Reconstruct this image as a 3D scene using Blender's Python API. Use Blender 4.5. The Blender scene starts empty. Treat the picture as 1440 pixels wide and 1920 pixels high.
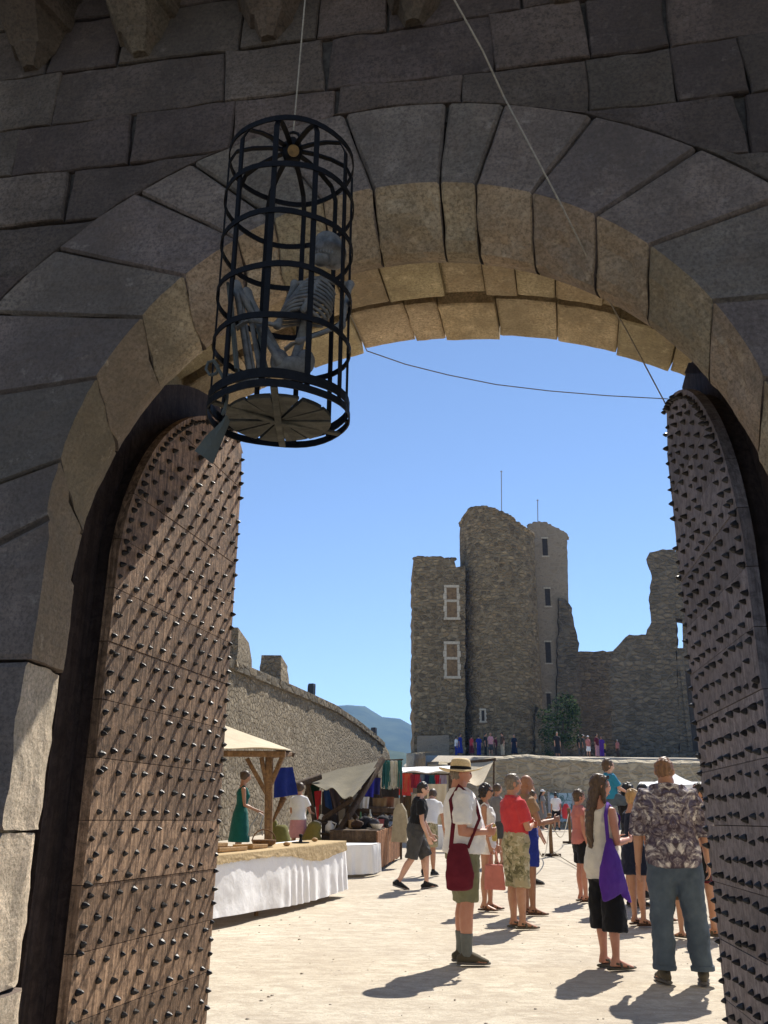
import bpy, bmesh, math, random
import numpy as np
from mathutils import Vector, Matrix, noise
R = math.radians
rng = random.Random(11)

# ------------------------------------------------------------------ camera
S = bpy.context.scene
C = S.collection
F_PX, HORIZON = 1660.0, 1535.0
PITCH = math.atan((HORIZON - 960) / F_PX)
ROLL = R(0.5)
CAM_Z = 1.5
cam = bpy.data.cameras.new('camera')
cam.sensor_fit = 'VERTICAL'
cam.sensor_height = 36.0
cam.lens = F_PX / 1920 * 36.0
cam.clip_start, cam.clip_end = 0.05, 12000
camo = bpy.data.objects.new('camera', cam)
C.objects.link(camo)
camo.location = (0, 0, CAM_Z)
camo.rotation_euler = (Matrix.Rotation(math.pi / 2 + PITCH, 3, 'X') @ Matrix.Rotation(ROLL, 3, 'Z')).to_euler()
S.camera = camo

# ------------------------------------------------------------------ light
SUN_AZ, SUN_EL = 28.0, 50.0
w = bpy.data.worlds.new('World')
S.world = w
w.use_nodes = True
wn = w.node_tree.nodes
bg = wn['Background']
sky = wn.new('ShaderNodeTexSky')
sky.sky_type = 'NISHITA'
sky.sun_disc = False
sky.sun_elevation = R(SUN_EL)
sky.sun_rotation = R(SUN_AZ)
sky.altitude = 3400
sky.air_density = 1.0
sky.dust_density = 0.0
sky.ozone_density = 1.05
w.node_tree.links.new(sky.outputs[0], bg.inputs[0])
bg.inputs[1].default_value = 0.112
sl = bpy.data.lights.new('sun', 'SUN')
sl.energy = 5.0
sl.angle = R(0.53)
sl.color = (1.0, 0.95, 0.86)
so = bpy.data.objects.new('sun', sl)
C.objects.link(so)
sd = Vector((math.sin(R(SUN_AZ)) * math.cos(R(SUN_EL)), math.cos(R(SUN_AZ)) * math.cos(R(SUN_EL)), math.sin(R(SUN_EL))))
so.rotation_euler = (-sd).to_track_quat('-Z', 'Y').to_euler()
so.location = (10, 30, 60)
S.view_settings.view_transform = 'Standard'
S.view_settings.look = 'None'
S.view_settings.exposure = 0.72
S.view_settings.gamma = 1.0
S.cycles.max_bounces = 8
S.cycles.diffuse_bounces = 5
S.cycles.use_denoising = True

# ------------------------------------------------------------------ pixel -> world (photograph pixels, 1440 x 1920)
def ray(px, py):
    a, b = px - 720.0, 960.0 - py
    c, s = math.cos(ROLL), math.sin(ROLL)
    a, b = a * c - b * s, a * s + b * c
    return Vector((a, F_PX * math.cos(PITCH) - b * math.sin(PITCH), F_PX * math.sin(PITCH) + b * math.cos(PITCH)))
def at(px, py, Y):
    d = ray(px, py)
    p = d * (Y / d.y)
    p.z += CAM_Z
    return p
GY = [-400, 0, 4, 8, 12, 16, 26, 40, 60, 4000]
GZ = [-2, 0, .12, .25, .31, .42, .85, 1.2, 1.6, 1.6]
def gz(Y): return float(np.interp(Y, GY, GZ))
def gpt(px, Y, dz=0.0):
    """ground point seen at column px (near the horizon) at forward distance Y"""
    d = ray(px, 1600)
    return Vector((d.x / d.y * Y, Y, gz(Y) + dz))

# ------------------------------------------------------------------ mesh helpers
class MB:
    def __init__(s): s.v = []; s.f = []; s.t = []; s.m = []; s.tint = 0.5; s.mi = 0
    def add(s, vs, fs):
        o = len(s.v)
        s.v.extend([tuple(q) for q in vs])
        for f in fs:
            s.f.append(tuple(i + o for i in f)); s.t.append(s.tint); s.m.append(s.mi)
    def box(s, lo, hi, M=None):
        x0, y0, z0 = lo; x1, y1, z1 = hi
        vs = [Vector(q) for q in ((x0,y0,z0),(x1,y0,z0),(x1,y1,z0),(x0,y1,z0),(x0,y0,z1),(x1,y0,z1),(x1,y1,z1),(x0,y1,z1))]
        if M is not None: vs = [M @ q for q in vs]
        s.add(vs, [(0,3,2,1),(4,5,6,7),(0,1,5,4),(1,2,6,5),(2,3,7,6),(3,0,4,7)])
    def bar(s, a, b, w, d=None, up=(0,0,1), jit=0.0):
        """rectangular bar a->b"""
        a, b = Vector(a), Vector(b); d = d or w
        t = (b - a).normalized(); u = Vector(up)
        if abs(t.dot(u)) > .95: u = Vector((1,0,0))
        x = t.cross(u).normalized(); y = x.cross(t).normalized()
        ch = 0.18 * min(w, d)
        prof = [(-w/2+ch,-d/2),(w/2-ch,-d/2),(w/2,-d/2+ch),(w/2,d/2-ch),(w/2-ch,d/2),(-w/2+ch,d/2),(-w/2,d/2-ch),(-w/2,-d/2+ch)]
        vs = [a + x*p + y*q for p, q in prof] + [b + x*p + y*q for p, q in prof]
        n = 8
        s.add(vs, [(i, (i+1)%n, n+(i+1)%n, n+i) for i in range(n)] + [tuple(range(n-1,-1,-1)), tuple(range(n, 2*n))])
    def tube(s, pts, rad, n=8, side=None, cap=True, closed=False):
        """loft along pts; rad: list of r or (rx, ry); side: the direction of rx"""
        pts = [Vector(p) for p in pts]; k = len(pts)
        if not isinstance(rad, (list, tuple)): rad = [rad] * k
        rad = [(r, r) if not isinstance(r, (list, tuple)) else r for r in rad]
        rings = []; prev = Vector(side) if side is not None else None
        for i in range(k):
            if closed: t = pts[(i+1) % k] - pts[i-1]
            else: t = pts[min(i+1, k-1)] - pts[max(i-1, 0)]
            t = t.normalized()
            if prev is None:
                u = Vector((0,0,1)) if abs(t.z) < .9 else Vector((1,0,0))
                prev = t.cross(u)
            x = (prev - t * prev.dot(t))
            if x.length < 1e-5: x = t.orthogonal()
            x.normalize(); y = t.cross(x)
            prev = x if side is None else Vector(side)
            rings.append((pts[i], x, y, t, rad[i]))
        if cap and not closed:
            def capr(r, sg):
                p, x, y, t, (a, b) = r; m = min(a, b); out = []
                for q in (0.45, 0.8):
                    out.append((p + t*sg*m*q*0.9, x, y, t, (a*math.sqrt(1-q*q), b*math.sqrt(1-q*q))))
                return out
            rings = list(reversed(capr(rings[0], -1))) + rings + capr(rings[-1], 1)
        vs = []
        for p, x, y, t, (a, b) in rings:
            for j in range(n):
                h = 2*math.pi*j/n
                vs.append(p + x*a*math.cos(h) + y*b*math.sin(h))
        m = len(rings); fs = []
        for i in range(m if closed else m-1):
            i2 = (i+1) % m
            for j in range(n):
                fs.append((i*n+j, i*n+(j+1)%n, i2*n+(j+1)%n, i2*n+j))
        if not closed:
            fs.append(tuple(range(n-1,-1,-1))); fs.append(tuple((m-1)*n+j for j in range(n)))
        s.add(vs, fs)
    def ell(s, c, r, nu=14, nv=10, M=None, fn=None):
        c = Vector(c); vs = [Vector((0,0,1))]
        for i in range(1, nv):
            for j in range(nu):
                a, b = math.pi*i/nv, 2*math.pi*j/nu
                vs.append(Vector((math.sin(a)*math.cos(b), math.sin(a)*math.sin(b), math.cos(a))))
        vs.append(Vector((0,0,-1)))
        if fn: vs = [fn(q) for q in vs]
        vs = [Vector((q.x*r[0], q.y*r[1], q.z*r[2])) for q in vs]
        if M is not None: vs = [M @ q for q in vs]
        vs = [q + c for q in vs]
        fs = [(0, 1+j, 1+(j+1)%nu) for j in range(nu)]
        for i in range(nv-2):
            for j in range(nu):
                a = 1+i*nu+j; b = 1+i*nu+(j+1)%nu
                fs.append((a, a+nu, b+nu, b))
        l = len(vs)-1; o = 1+(nv-2)*nu
        fs += [(l, o+(j+1)%nu, o+j) for j in range(nu)]
        s.add(vs, fs)
    def grid(s, P):
        """P[i][j] grid of points"""
        m, n = len(P), len(P[0])
        s.add([q for r in P for q in r], [(i*n+j, i*n+j+1, (i+1)*n+j+1, (i+1)*n+j) for i in range(m-1) for j in range(n-1)])
    def prism(s, poly, a, b):
        """extrude closed polygon poly of 3-D points: from offset a to offset b (vectors)"""
        a, b = Vector(a), Vector(b); n = len(poly)
        vs = [Vector(q)+a for q in poly] + [Vector(q)+b for q in poly]
        s.add(vs, [tuple(range(n-1,-1,-1)), tuple(range(n,2*n))] + [(i,(i+1)%n,n+(i+1)%n,n+i) for i in range(n)])
    def build(s, name, mats, parent=None, smooth=False, loc=None, fix=True):
        me = bpy.data.meshes.new(name)
        me.from_pydata(s.v, [], s.f)
        if not isinstance(mats, (list, tuple)): mats = [mats]
        for m in mats: me.materials.append(m)
        if len(s.f):
            at_ = me.attributes.new('tint', 'FLOAT', 'FACE')
            at_.data.foreach_set('value', np.array(s.t, np.float32))
            me.polygons.foreach_set('material_index', np.array(s.m, np.int32))
            me.polygons.foreach_set('use_smooth', np.full(len(s.f), smooth, bool))
        if fix:
            bm = bmesh.new(); bm.from_mesh(me)
            bmesh.ops.recalc_face_normals(bm, faces=bm.faces[:])
            bm.to_mesh(me); bm.free()
        me.update()
        o = bpy.data.objects.new(name, me)
        C.objects.link(o)
        if parent is not None: o.parent = parent
        if loc is not None: o.location = loc
        return o
def tag(o, label=None, cat=None, group=None, kind=None):
    for k, v in (('label', label), ('category', cat), ('group', group), ('kind', kind)):
        if v: o[k] = v
    return o
def thing(name, label, cat, loc=(0,0,0), rz=0.0, group=None):
    o = bpy.data.objects.new(name, None)
    o.empty_display_size = .2
    C.objects.link(o); o.location = loc; o.rotation_euler = (0, 0, rz)
    return tag(o, label, cat, group)
def nz(x, y, z, sc=1.0): return noise.noise(Vector((x*sc, y*sc, z*sc)))

# ------------------------------------------------------------------ materials
class NT:
    def __init__(s, name, rough=0.8, spec=0.3):
        s.m = bpy.data.materials.new(name); s.m.use_nodes = True
        s.nt = s.m.node_tree; s.N = s.nt.nodes; s.b = s.N['Principled BSDF']
        s.b.inputs['Roughness'].default_value = rough
        s.b.inputs['Specular IOR Level'].default_value = spec
    def lk(s, a, b): s.nt.links.new(a, b)
    def coord(s, scale=(1,1,1), kind='Object', rot=(0,0,0)):
        t = s.N.new('ShaderNodeTexCoord'); m = s.N.new('ShaderNodeMapping')
        m.inputs['Scale'].default_value = scale; m.inputs['Rotation'].default_value = rot
        s.lk(t.outputs[kind], m.inputs[0]); return m.outputs[0]
    def noise(s, co, scale, detail=6, rough=0.6, dist=0.0):
        n = s.N.new('ShaderNodeTexNoise'); n.inputs['Scale'].default_value = scale
        n.inputs['Detail'].default_value = detail; n.inputs['Roughness'].default_value = rough
        n.inputs['Distortion'].default_value = dist
        if co is not None: s.lk(co, n.inputs['Vector'])
        return n.outputs['Fac']
    def vor(s, co, scale, feat='F1', rnd=1.0):
        n = s.N.new('ShaderNodeTexVoronoi'); n.feature = feat; n.inputs['Scale'].default_value = scale
        n.inputs['Randomness'].default_value = rnd
        if co is not None: s.lk(co, n.inputs['Vector'])
        return n
    def ramp(s, fac, stops, interp='LINEAR'):
        r = s.N.new('ShaderNodeValToRGB'); r.color_ramp.interpolation = interp
        e = r.color_ramp.elements
        while len(e) < len(stops): e.new(0.5)
        for i, (p, c) in enumerate(stops):
            e[i].position = p
            e[i].color = (c, c, c, 1) if isinstance(c, (int, float)) else (*c, 1)
        s.lk(fac, r.inputs[0]); return r.outputs[0]
    def mix(s, fac, a, b, mode='MIX'):
        n = s.N.new('ShaderNodeMix'); n.data_type = 'RGBA'; n.blend_type = mode
        for inp, v in ((n.inputs[0], fac), (n.inputs[6], a), (n.inputs[7], b)):
            if hasattr(v, 'links'): s.lk(v, inp)
            elif isinstance(v, (int, float)): inp.default_value = v if inp == n.inputs[0] else (v, v, v, 1)
            else: inp.default_value = (*v, 1)
        return n.outputs[2]
    def math(s, op, a, b=0.0):
        n = s.N.new('ShaderNodeMath'); n.operation = op
        for inp, v in ((n.inputs[0], a), (n.inputs[1], b)):
            if hasattr(v, 'links'): s.lk(v, inp)
            else: inp.default_value = v
        return n.outputs[0]
    def attr(s, name='tint'):
        n = s.N.new('ShaderNodeAttribute'); n.attribute_name = name; return n.outputs['Fac']
    def bump(s, h, strength=0.5, dist=0.02, prev=None):
        n = s.N.new('ShaderNodeBump'); n.inputs['Strength'].default_value = strength
        n.inputs['Distance'].default_value = dist
        s.lk(h, n.inputs['Height'])
        if prev is not None: s.lk(prev, n.inputs['Normal'])
        s.lk(n.outputs[0], s.b.inputs['Normal']); return n.outputs[0]
    def col(s, c):
        if hasattr(c, 'links'): s.lk(c, s.b.inputs['Base Color'])
        else: s.b.inputs['Base Color'].default_value = (*c, 1)
        return s
    def out(s): return s.m
def lerp3(a, k): return tuple(q*k for q in a)

def mat_ashlar(name, dark, light, warm, bump=1.0):
    """dressed stone blocks; tint attribute = block to block change"""
    n = NT(name, 0.92, 0.15); co = n.coord()
    t = n.attr()
    off = n.N.new('ShaderNodeVectorMath'); off.operation = 'ADD'
    cmb = n.N.new('ShaderNodeCombineXYZ'); n.lk(n.math('MULTIPLY', t, 37.0), cmb.inputs[0]); n.lk(n.math('MULTIPLY', t, 91.0), cmb.inputs[2])
    n.lk(co, off.inputs[0]); n.lk(cmb.outputs[0], off.inputs[1]); co2 = off.outputs[0]
    big = n.noise(co2, 2.2, 5, .6)
    c = n.ramp(big, [(.3, dark), (.7, light)])
    hue = n.ramp(t, [(0, (.66,.62,.65)), (.3, (1.0,.93,.96)), (.55, (.98,1.0,.92)), (.8, (1.28,1.16,1.14)), (1, (1.42,1.42,1.30))])
    c = n.mix(1.0, c, hue, 'MULTIPLY')
    c = n.mix(n.ramp(n.noise(co2, 4.5, 8, .7, .4), [(.48, 0), (.72, .55)]), c, warm)
    grain = n.noise(co2, 55, 6, .75)
    c = n.mix(n.ramp(grain, [(.36, .75), (.56, 0)]), c, lerp3(dark, .45))
    c = n.mix(n.ramp(n.noise(co2, 17, 5, .7), [(.56, 0), (.74, .4)]), c, lerp3(light, 1.45))
    c = n.mix(n.ramp(n.noise(n.coord((1, 1, .55)), .9, 7, .7, .4), [(.42, .55), (.6, 0)]), c, lerp3(dark, .62))
    c = n.mix(n.ramp(n.noise(co, 6.5, 6, .75), [(.60, 0), (.70, .45)]), c, lerp3(light, 1.3))
    st = n.noise(n.coord((5, 5, 55)), 1.0, 4, .6)
    c = n.mix(n.ramp(st, [(.38, .22), (.5, 0)]), c, lerp3(dark, .6))
    n.col(c)
    b1 = n.bump(n.noise(co2, 9, 7, .7), .55*bump, .05)
    b2 = n.bump(grain, .5*bump, .012, b1)
    pit = n.vor(co2, 26).outputs['Distance']
    n.bump(n.ramp(pit, [(.0, 0), (.22, 1)]), .25*bump, .01, b2)
    return n.out()
def mat_rubble(name, cols, mortar, sc=2.2, sz=1.7, bump=1.0, mort_w=.06, stain=.5):
    """rough rubble masonry; cols = stone colours"""
    n = NT(name, 0.95, 0.1); co = n.coord((1, 1, sz))
    wob = n.N.new('ShaderNodeTexNoise'); wob.inputs['Scale'].default_value = 1.6*sc; wob.inputs['Detail'].default_value = 3
    n.lk(co, wob.inputs['Vector'])
    mx = n.N.new('ShaderNodeMix'); mx.data_type = 'VECTOR'; mx.inputs[0].default_value = .07
    n.lk(co, mx.inputs[4]); n.lk(wob.outputs['Color'], mx.inputs[5]); co2 = mx.outputs[1]
    v = n.vor(co2, sc); e = n.vor(co2, sc, 'DISTANCE_TO_EDGE')
    sep = n.N.new('ShaderNodeSeparateColor'); n.lk(v.outputs['Color'], sep.inputs[0])
    k = len(cols)
    c = n.ramp(sep.outputs[0], [(i/(k-1) if k > 1 else 0, q) for i, q in enumerate(cols)])
    fine = n.noise(co, sc*7, 6, .7)
    spk = n.noise(co, sc*1.6, 7, .8)
    c = n.mix(n.ramp(spk, [(.34, .75), (.47, 0)]), c, lerp3(cols[0], .42))
    c = n.mix(n.ramp(n.noise(n.coord((1.3,1.3,1.9)), sc*2.1, 5, .75), [(.60, 0), (.70, .55)]), c, lerp3(cols[-1], 1.5))
    c = n.mix(n.ramp(fine, [(.3, .6), (.6, 0)]), c, lerp3(cols[0], .5))
    edge = n.ramp(e.outputs['Distance'], [(mort_w*.4, 1), (mort_w*1.5, 0)])
    c = n.mix(edge, c, mortar)
    # open holes
    hole = n.ramp(n.noise(co, sc*2.4, 4, .6), [(.30, 1), (.36, 0)])
    c = n.mix(n.math('MULTIPLY', hole, .8), c, lerp3(cols[0], .3))
    big = n.ramp(n.noise(n.coord((1, 1, .45)), .22*sc/2, 5, .6, .5), [(.35, 0), (.7, stain)])
    c = n.mix(big, c, lerp3(mortar, .8))
    n.col(c)
    h = n.ramp(e.outputs['Distance'], [(0, 0), (.18, .8), (.5, 1)])
    b = n.bump(h, .8*bump, .10)
    n.bump(fine, .6*bump, .06, b)
    return n.out()
def mat_wood(name, dark, light, axis='z', rough=.8, grain=38, bump=.5, stain=None):
    n = NT(name, rough, .25)
    sc = {'x': (2.2, grain, grain), 'y': (grain, 2.2, grain), 'z': (grain, grain, 2.2)}[axis]
    co = n.coord(sc); g = n.noise(co, 1.0, 5, .65, .4)
    c = n.ramp(g, [(.28, dark), (.72, light)])
    t = n.attr(); c = n.mix(1.0, c, n.ramp(t, [(0, .7), (.5, 1), (1, 1.3)]), 'MULTIPLY')
    co1 = n.coord()
    c = n.mix(n.ramp(n.noise(co1, 3.0, 6, .7), [(.5, 0), (.75, .6)]), c, stain or lerp3(dark, .6))
    c = n.mix(n.ramp(n.noise(co1, 16, 6, .75, .6), [(.40, .6), (.56, 0)]), c, lerp3(dark, .55))
    n.col(c)
    b = n.bump(g, bump, .012); n.bump(n.noise(co1, 14, 6, .7), bump*.6, .012, b)
    return n.out()
def mat_cloth(name, c, c2=None, sc=9, rough=.9, weave=True):
    n = NT(name, rough, .15); co = n.coord()
    c2 = c2 or lerp3(c, .8)
    cc = n.mix(n.ramp(n.noise(co, sc, 4, .6), [(.35, 0), (.7, 1)]), c2, c)
    n.col(cc)
    b = n.bump(n.noise(co, sc*1.3, 3, .5, .3), .35, .03)
    if weave: n.bump(n.noise(co, 220, 2, .5), .15, .003, b)
    n.b.inputs['Sheen Weight'].default_value = .08
    return n.out()
def mat_plain(name, c, rough=.6, spec=.4, var=.25, sc=14, metal=0.0):
    n = NT(name, rough, spec); co = n.coord()
    n.col(n.mix(n.ramp(n.noise(co, sc, 5, .65), [(.3, 0), (.7, 1)]), lerp3(c, 1-var), lerp3(c, 1+var)))
    n.bump(n.noise(co, sc*3, 4, .6), .2, .006)
    n.b.inputs['Metallic'].default_value = metal
    return n.out()

# ------------------------------------------------------------------ gate frame: u to the right along the wall, n into the castle
GA = 11.3
def GP(u, n, z): 
    c, s = math.cos(R(GA)), math.sin(R(GA))
    return Vector((u*c + n*s, -u*s + n*c, z))
M_ASH = mat_ashlar('ashlar_grey', (.077,.062,.052), (.147,.119,.101), (.135,.096,.068), .8)
M_VOUS = mat_ashlar('ashlar_arch', (.135,.111,.094), (.245,.205,.173), (.20,.142,.108), .75)
M_TAN = mat_ashlar('ashlar_tan', (.42,.345,.225), (.76,.64,.43), (.42,.28,.14), 1.3)
M_CORB = mat_ashlar('corbel_stone', (.075,.06,.045), (.15,.12,.088), (.16,.10,.07))
M_BOUNCE = mat_ashlar('bounce_tinted_reveal_stone', (.27,.215,.145), (.54,.44,.31), (.33,.22,.135), 1.2)  # ochre tone paints warm ground bounce onto the splay and lip
M_LIME = mat_ashlar('pale_jamb_limestone', (.48,.415,.31), (.80,.70,.54), (.52,.42,.29), 1.3)
M_MORT = mat_plain('dark_mortar', (.055,.049,.043), .95, .05, .5, 20)
M_CORE = mat_rubble('wall_core_rubble', [(.14,.12,.10),(.22,.19,.15),(.18,.16,.13)], (.16,.14,.11), 3.0)

GOFF = (0.8, -4.5, 0)
gate = thing('gate_wall', 'massive grey stone castle gate wall framing the whole view with its round arch', 'gate wall', GP(-.8, 4.5, 0), -R(GA))

ARC_EXT = ((-.80, 2.35), 2.70)
def arcpt(c, r, a): return c[0] + r*math.cos(R(a)), c[1] + r*math.sin(R(a))

def wall_block(mb, poly, nf, back=3.72):
    """poly: (u,z) corners; makes a worn dressed block whose face sits at depth nf"""
    pts = []
    k = len(poly)
    for i in range(k):
        a, b = Vector(poly[i]), Vector(poly[(i+1) % k]); m = max(1, int((b-a).length/.07))
        for j in range(m): pts.append(a.lerp(b, j/m))
    cx = sum((p.x for p in pts))/len(pts); cy = sum((p.y for p in pts))/len(pts)
    sd_ = rng.random()*50
    def jit(p, amp): return Vector((p.x + amp*nz(p.x, p.y, sd_, 7), p.y + amp*nz(p.x+9, p.y, sd_, 7)))
    outer = [jit(p, .010) for p in pts]
    tl = (rng.uniform(-.012, .012), rng.uniform(-.012, .012))
    def shrink(q, d):
        v = Vector((cx, cy)) - q; l = v.length
        return q + v * min(.8, d/max(l, .01))
    def dep(q, e): return nf + e + (q.x-cx)*tl[0] + (q.y-cy)*tl[1] + .010*nz(q.x, q.y, sd_+3, 5)
    rings = []
    rings.append([(q.x, back, q.y) for q in outer])
    rings.append([(q.x, dep(q, .013), q.y) for q in outer])
    r2 = [shrink(q, .006 + .008*max(0, nz(q.x, q.y, sd_, 13))) for q in outer]; rings.append([(q.x, dep(q, .003), q.y) for q in r2])
    r3 = [shrink(q, .022) for q in outer]; rings.append([(q.x, dep(q, .0), q.y) for q in r3])
    r4 = [shrink(q, .5*(q - Vector((cx, cy))).length) for q in outer]; rings.append([(q.x, dep(q, -.002), q.y) for q in r4])
    n = len(outer); vs = [p for r in rings for p in r] + [(cx, dep(Vector((cx, cy)), -.003), cy)]
    fs = [(i*n+j, i*n+(j+1)%n, (i+1)*n+(j+1)%n, (i+1)*n+j) for i in range(len(rings)-1) for j in range(n)]
    o = (len(rings)-1)*n
    fs += [(o+j, o+(j+1)%n, len(vs)-1) for j in range(n)]
    mb.tint = rng.random(); mb.add(vs, fs)

def clip_arc(poly, r):
    c = ARC_EXT[0]; out = []
    k = len(poly); dense = []
    for i in range(k):
        a, b = Vector(poly[i]), Vector(poly[(i+1) % k]); m = max(1, int((b-a).length/.05))
        for j in range(m): dense.append(a.lerp(b, j/m))
    ins = 0
    for p in dense:
        v = p - Vector(c); d = v.length
        if d < r and p.y > c[1] - .2:
            ins += 1; p = Vector(c) + v.normalized()*r
        out.append((p.x, p.y))
    if ins > .93*len(dense): return None
    # drop doubled points
    res = []
    for p in out:
        if not res or (Vector(p)-Vector(res[-1])).length > .012: res.append(p)
    return res if len(res) > 3 else None

def poly_area(p): return abs(sum(p[i][0]*p[(i+1)%len(p)][1]-p[(i+1)%len(p)][0]*p[i][1] for i in range(len(p))))/2

mbw = MB()
ZB = [-.3, .3, .75, 1.2, 1.62, 2.0, 2.4, 2.78, 3.16, 3.52, 3.86, 4.2, 4.52, 4.88, 5.22, 5.60, 6.0, 6.38, 6.8, 7.2, 7.65, 8.1, 8.6, 9.2]
def zl(i, u): return ZB[i] - .028*(u+.3) + .012*math.sin(u*2.1 + i*1.7)
GIVEN = {13: [-3.6,-2.92,-2.2,-1.6,-1.02,-.35,.30,.72,1.06,1.75],
         14: [-3.7,-2.72,-1.66,-1.08,-.16,.33,.72,1.5,2.1],
         15: [-3.5,-2.82,-2.36,-1.60,-1.14,-.74,.0,.34,.74,1.3,1.9]}
for i in range(len(ZB)-1):
    us = list(GIVEN.get(i, []))
    lo, hi = (us[0], us[-1]) if us else (-.8 + rng.uniform(-.2, .2),)*2
    if not us: us = [lo]
    while us[0] > -7: us.insert(0, us[0] - rng.uniform(.5, 1.0))
    while us[-1] < 6: us.append(us[-1] + rng.uniform(.45, 1.0))
    for a, b in zip(us[:-1], us[1:]):
        g = .005; sk = rng.uniform(-.03, .03)
        halves = [(0, 1)]
        for h0, h1 in halves:
            def zz(u, h): return zl(i, u)*(1-h) + zl(i+1, u)*h
            poly = [(a+g, zz(a, h0)+g), (b-g, zz(b, h0)+g), (b-g+sk, zz(b, h1)-g), (a+g+sk, zz(a, h1)-g)]
            um = (a+b)/2
            if zl(i, um) < 2.4:
                lo_u, hi_u = -3.52, 1.92
                if poly[0][0] >= lo_u and poly[1][0] <= hi_u: continue
                if poly[0][0] < lo_u < poly[1][0]: poly = [poly[0], (lo_u, poly[1][1]), (lo_u, poly[2][1]), poly[3]]
                elif poly[0][0] < hi_u < poly[1][0]: poly = [(hi_u, poly[0][1]), poly[1], poly[2], (hi_u, poly[3][1])]
            p2 = clip_arc(poly, ARC_EXT[1] + .012)
            if not p2 or poly_area(p2) < .012: continue
            wall_block(mbw, p2, 3.655 + rng.uniform(-.008, .012))
mbw.build('masonry', M_ASH, gate, loc=GOFF)

# arch: every voussoir a curved block with front face, splay, lip and soffit
def arch_profile(a):
    """list of (u, n, z) from outside rim to the rear; a in degrees (own circle centres)"""
    P = []
    eo = arcpt(*ARC_EXT, a); fe = arcpt((-.70, 2.86), 1.69, a); li = arcpt((-.71, 2.665), 1.70, a)
    for k in (0, .12, .3, .5, .7, .88, 1.0): P.append((eo[0]+(fe[0]-eo[0])*k, 3.65, eo[1]+(fe[1]-eo[1])*k))
    for k in (.25, .5, .75, 1.0): P.append((fe[0]+(li[0]-fe[0])*k, 3.65+.22*k, fe[1]+(li[1]-fe[1])*k))
    l1 = arcpt((-.71, 2.630), 1.70, a); P.append((l1[0], 3.925, l1[1]))
    l2 = arcpt((-.71, 2.612), 1.71, a); P.append((l2[0], 3.965, l2[1]))
    l3 = arcpt((-.71, 2.60), 1.73, a); P.append((l3[0], 4.00, l3[1])); 
    l4 = arcpt((-.71, 2.60), 1.755, a); P.append((l4[0], 4.06, l4[1]))
    P.append((eo[0], 4.06, eo[1]))
    return P
def sweep_block(mb, sections, amp_face=.010, amp_lip=.022, ids=(), seed=0, split=False, lip_mi=1):
    """sections: list of closed profiles; first and last are eased inward"""
    k = len(sections[0]); vs = []
    for i, P in enumerate(sections):
        for j, (u, n, z) in enumerate(P):
            e = amp_lip if j in ids else amp_face
            d = e*nz(u, z, n+seed, 6) + .6*e*nz(u, z, n+seed+7, 15)
            q = Vector((u + d*.6, n + d, z + d*.6))
            if i in (0, len(sections)-1) and j < k-2: q.y += .016
            vs.append(q)
    m = len(sections)
    fs = [(i*k+j, i*k+(j+1)%k, (i+1)*k+(j+1)%k, (i+1)*k+j) for i in range(m-1) for j in range(k) if not split or j < 6 or j > 13]
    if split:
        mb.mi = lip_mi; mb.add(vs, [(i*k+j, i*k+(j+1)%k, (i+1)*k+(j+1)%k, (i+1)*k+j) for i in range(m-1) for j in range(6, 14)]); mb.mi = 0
    fs += [tuple(range(k)), tuple((m-1)*k+j for j in range(k-1, -1, -1))]
    mb.add(vs, fs)
mba = MB()
JO = [180, 170, 154.2, 141, 130.4, 119, 111.8, 102.5, 93.5, 81.8, 75.5, 65.7, 54.1, 43.8, 29.8, 15, 0]
for q, (a1, a0) in enumerate(zip(JO[:-1], JO[1:])):
    g = .16
    n_ = 2 + int((a1-a0)/1.5)
    aa = [a1-g, a1-g-.35] + [a1-g-.35 - (a1-a0-2*g-.7)*i/n_ for i in range(1, n_)] + [a0+g+.35, a0+g]
    rim = rng.uniform(-.05, .03)
    secs = []
    for a in aa:
        P = arch_profile(a)
        if q in (7, 10, 12): pass
        secs.append(P)
    mba.tint = [.35,.5,.3,.62,.25,.7,.55,.4,.45,.6,.85,.2,.75,.5,.3,.5][q]
    mba.mi = 0
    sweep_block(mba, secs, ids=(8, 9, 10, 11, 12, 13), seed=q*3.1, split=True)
# jamb blocks
for side in (-1, 1):
    zj = [2.62, 2.17, 1.43, .78, .15, -.4] if side < 0 else [2.62, 2.05, 1.5, .9, .3, -.4]
    for q, (z1, z0) in enumerate(zip(zj[:-1], zj[1:])):
        A = arch_profile(180 if side < 0 else 0)
        secs = []
        n_ = max(3, int((z1-z0)/.08))
        bulge = rng.uniform(-.03, .02)
        zs = [z1-.008, z1-.03] + [z1-.03-(z1-z0-.06)*i/n_ for i in range(1, n_)] + [z0+.03, z0+.008]
        for z in zs:
            secs.append([(u + side*bulge*(0 if j in (0, len(A)-1) else 1), n, (z + (A[j][2]-2.62) if (q == 0 and z > 2.4) else z)) for j, (u, n, zz) in enumerate(A)])
        mba.tint = rng.uniform(.74, .84)
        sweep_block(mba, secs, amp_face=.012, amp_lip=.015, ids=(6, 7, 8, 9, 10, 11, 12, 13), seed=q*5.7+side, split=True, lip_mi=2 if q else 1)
mba.build('arch', [M_VOUS, M_BOUNCE, M_LIME], gate, loc=GOFF)

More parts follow.
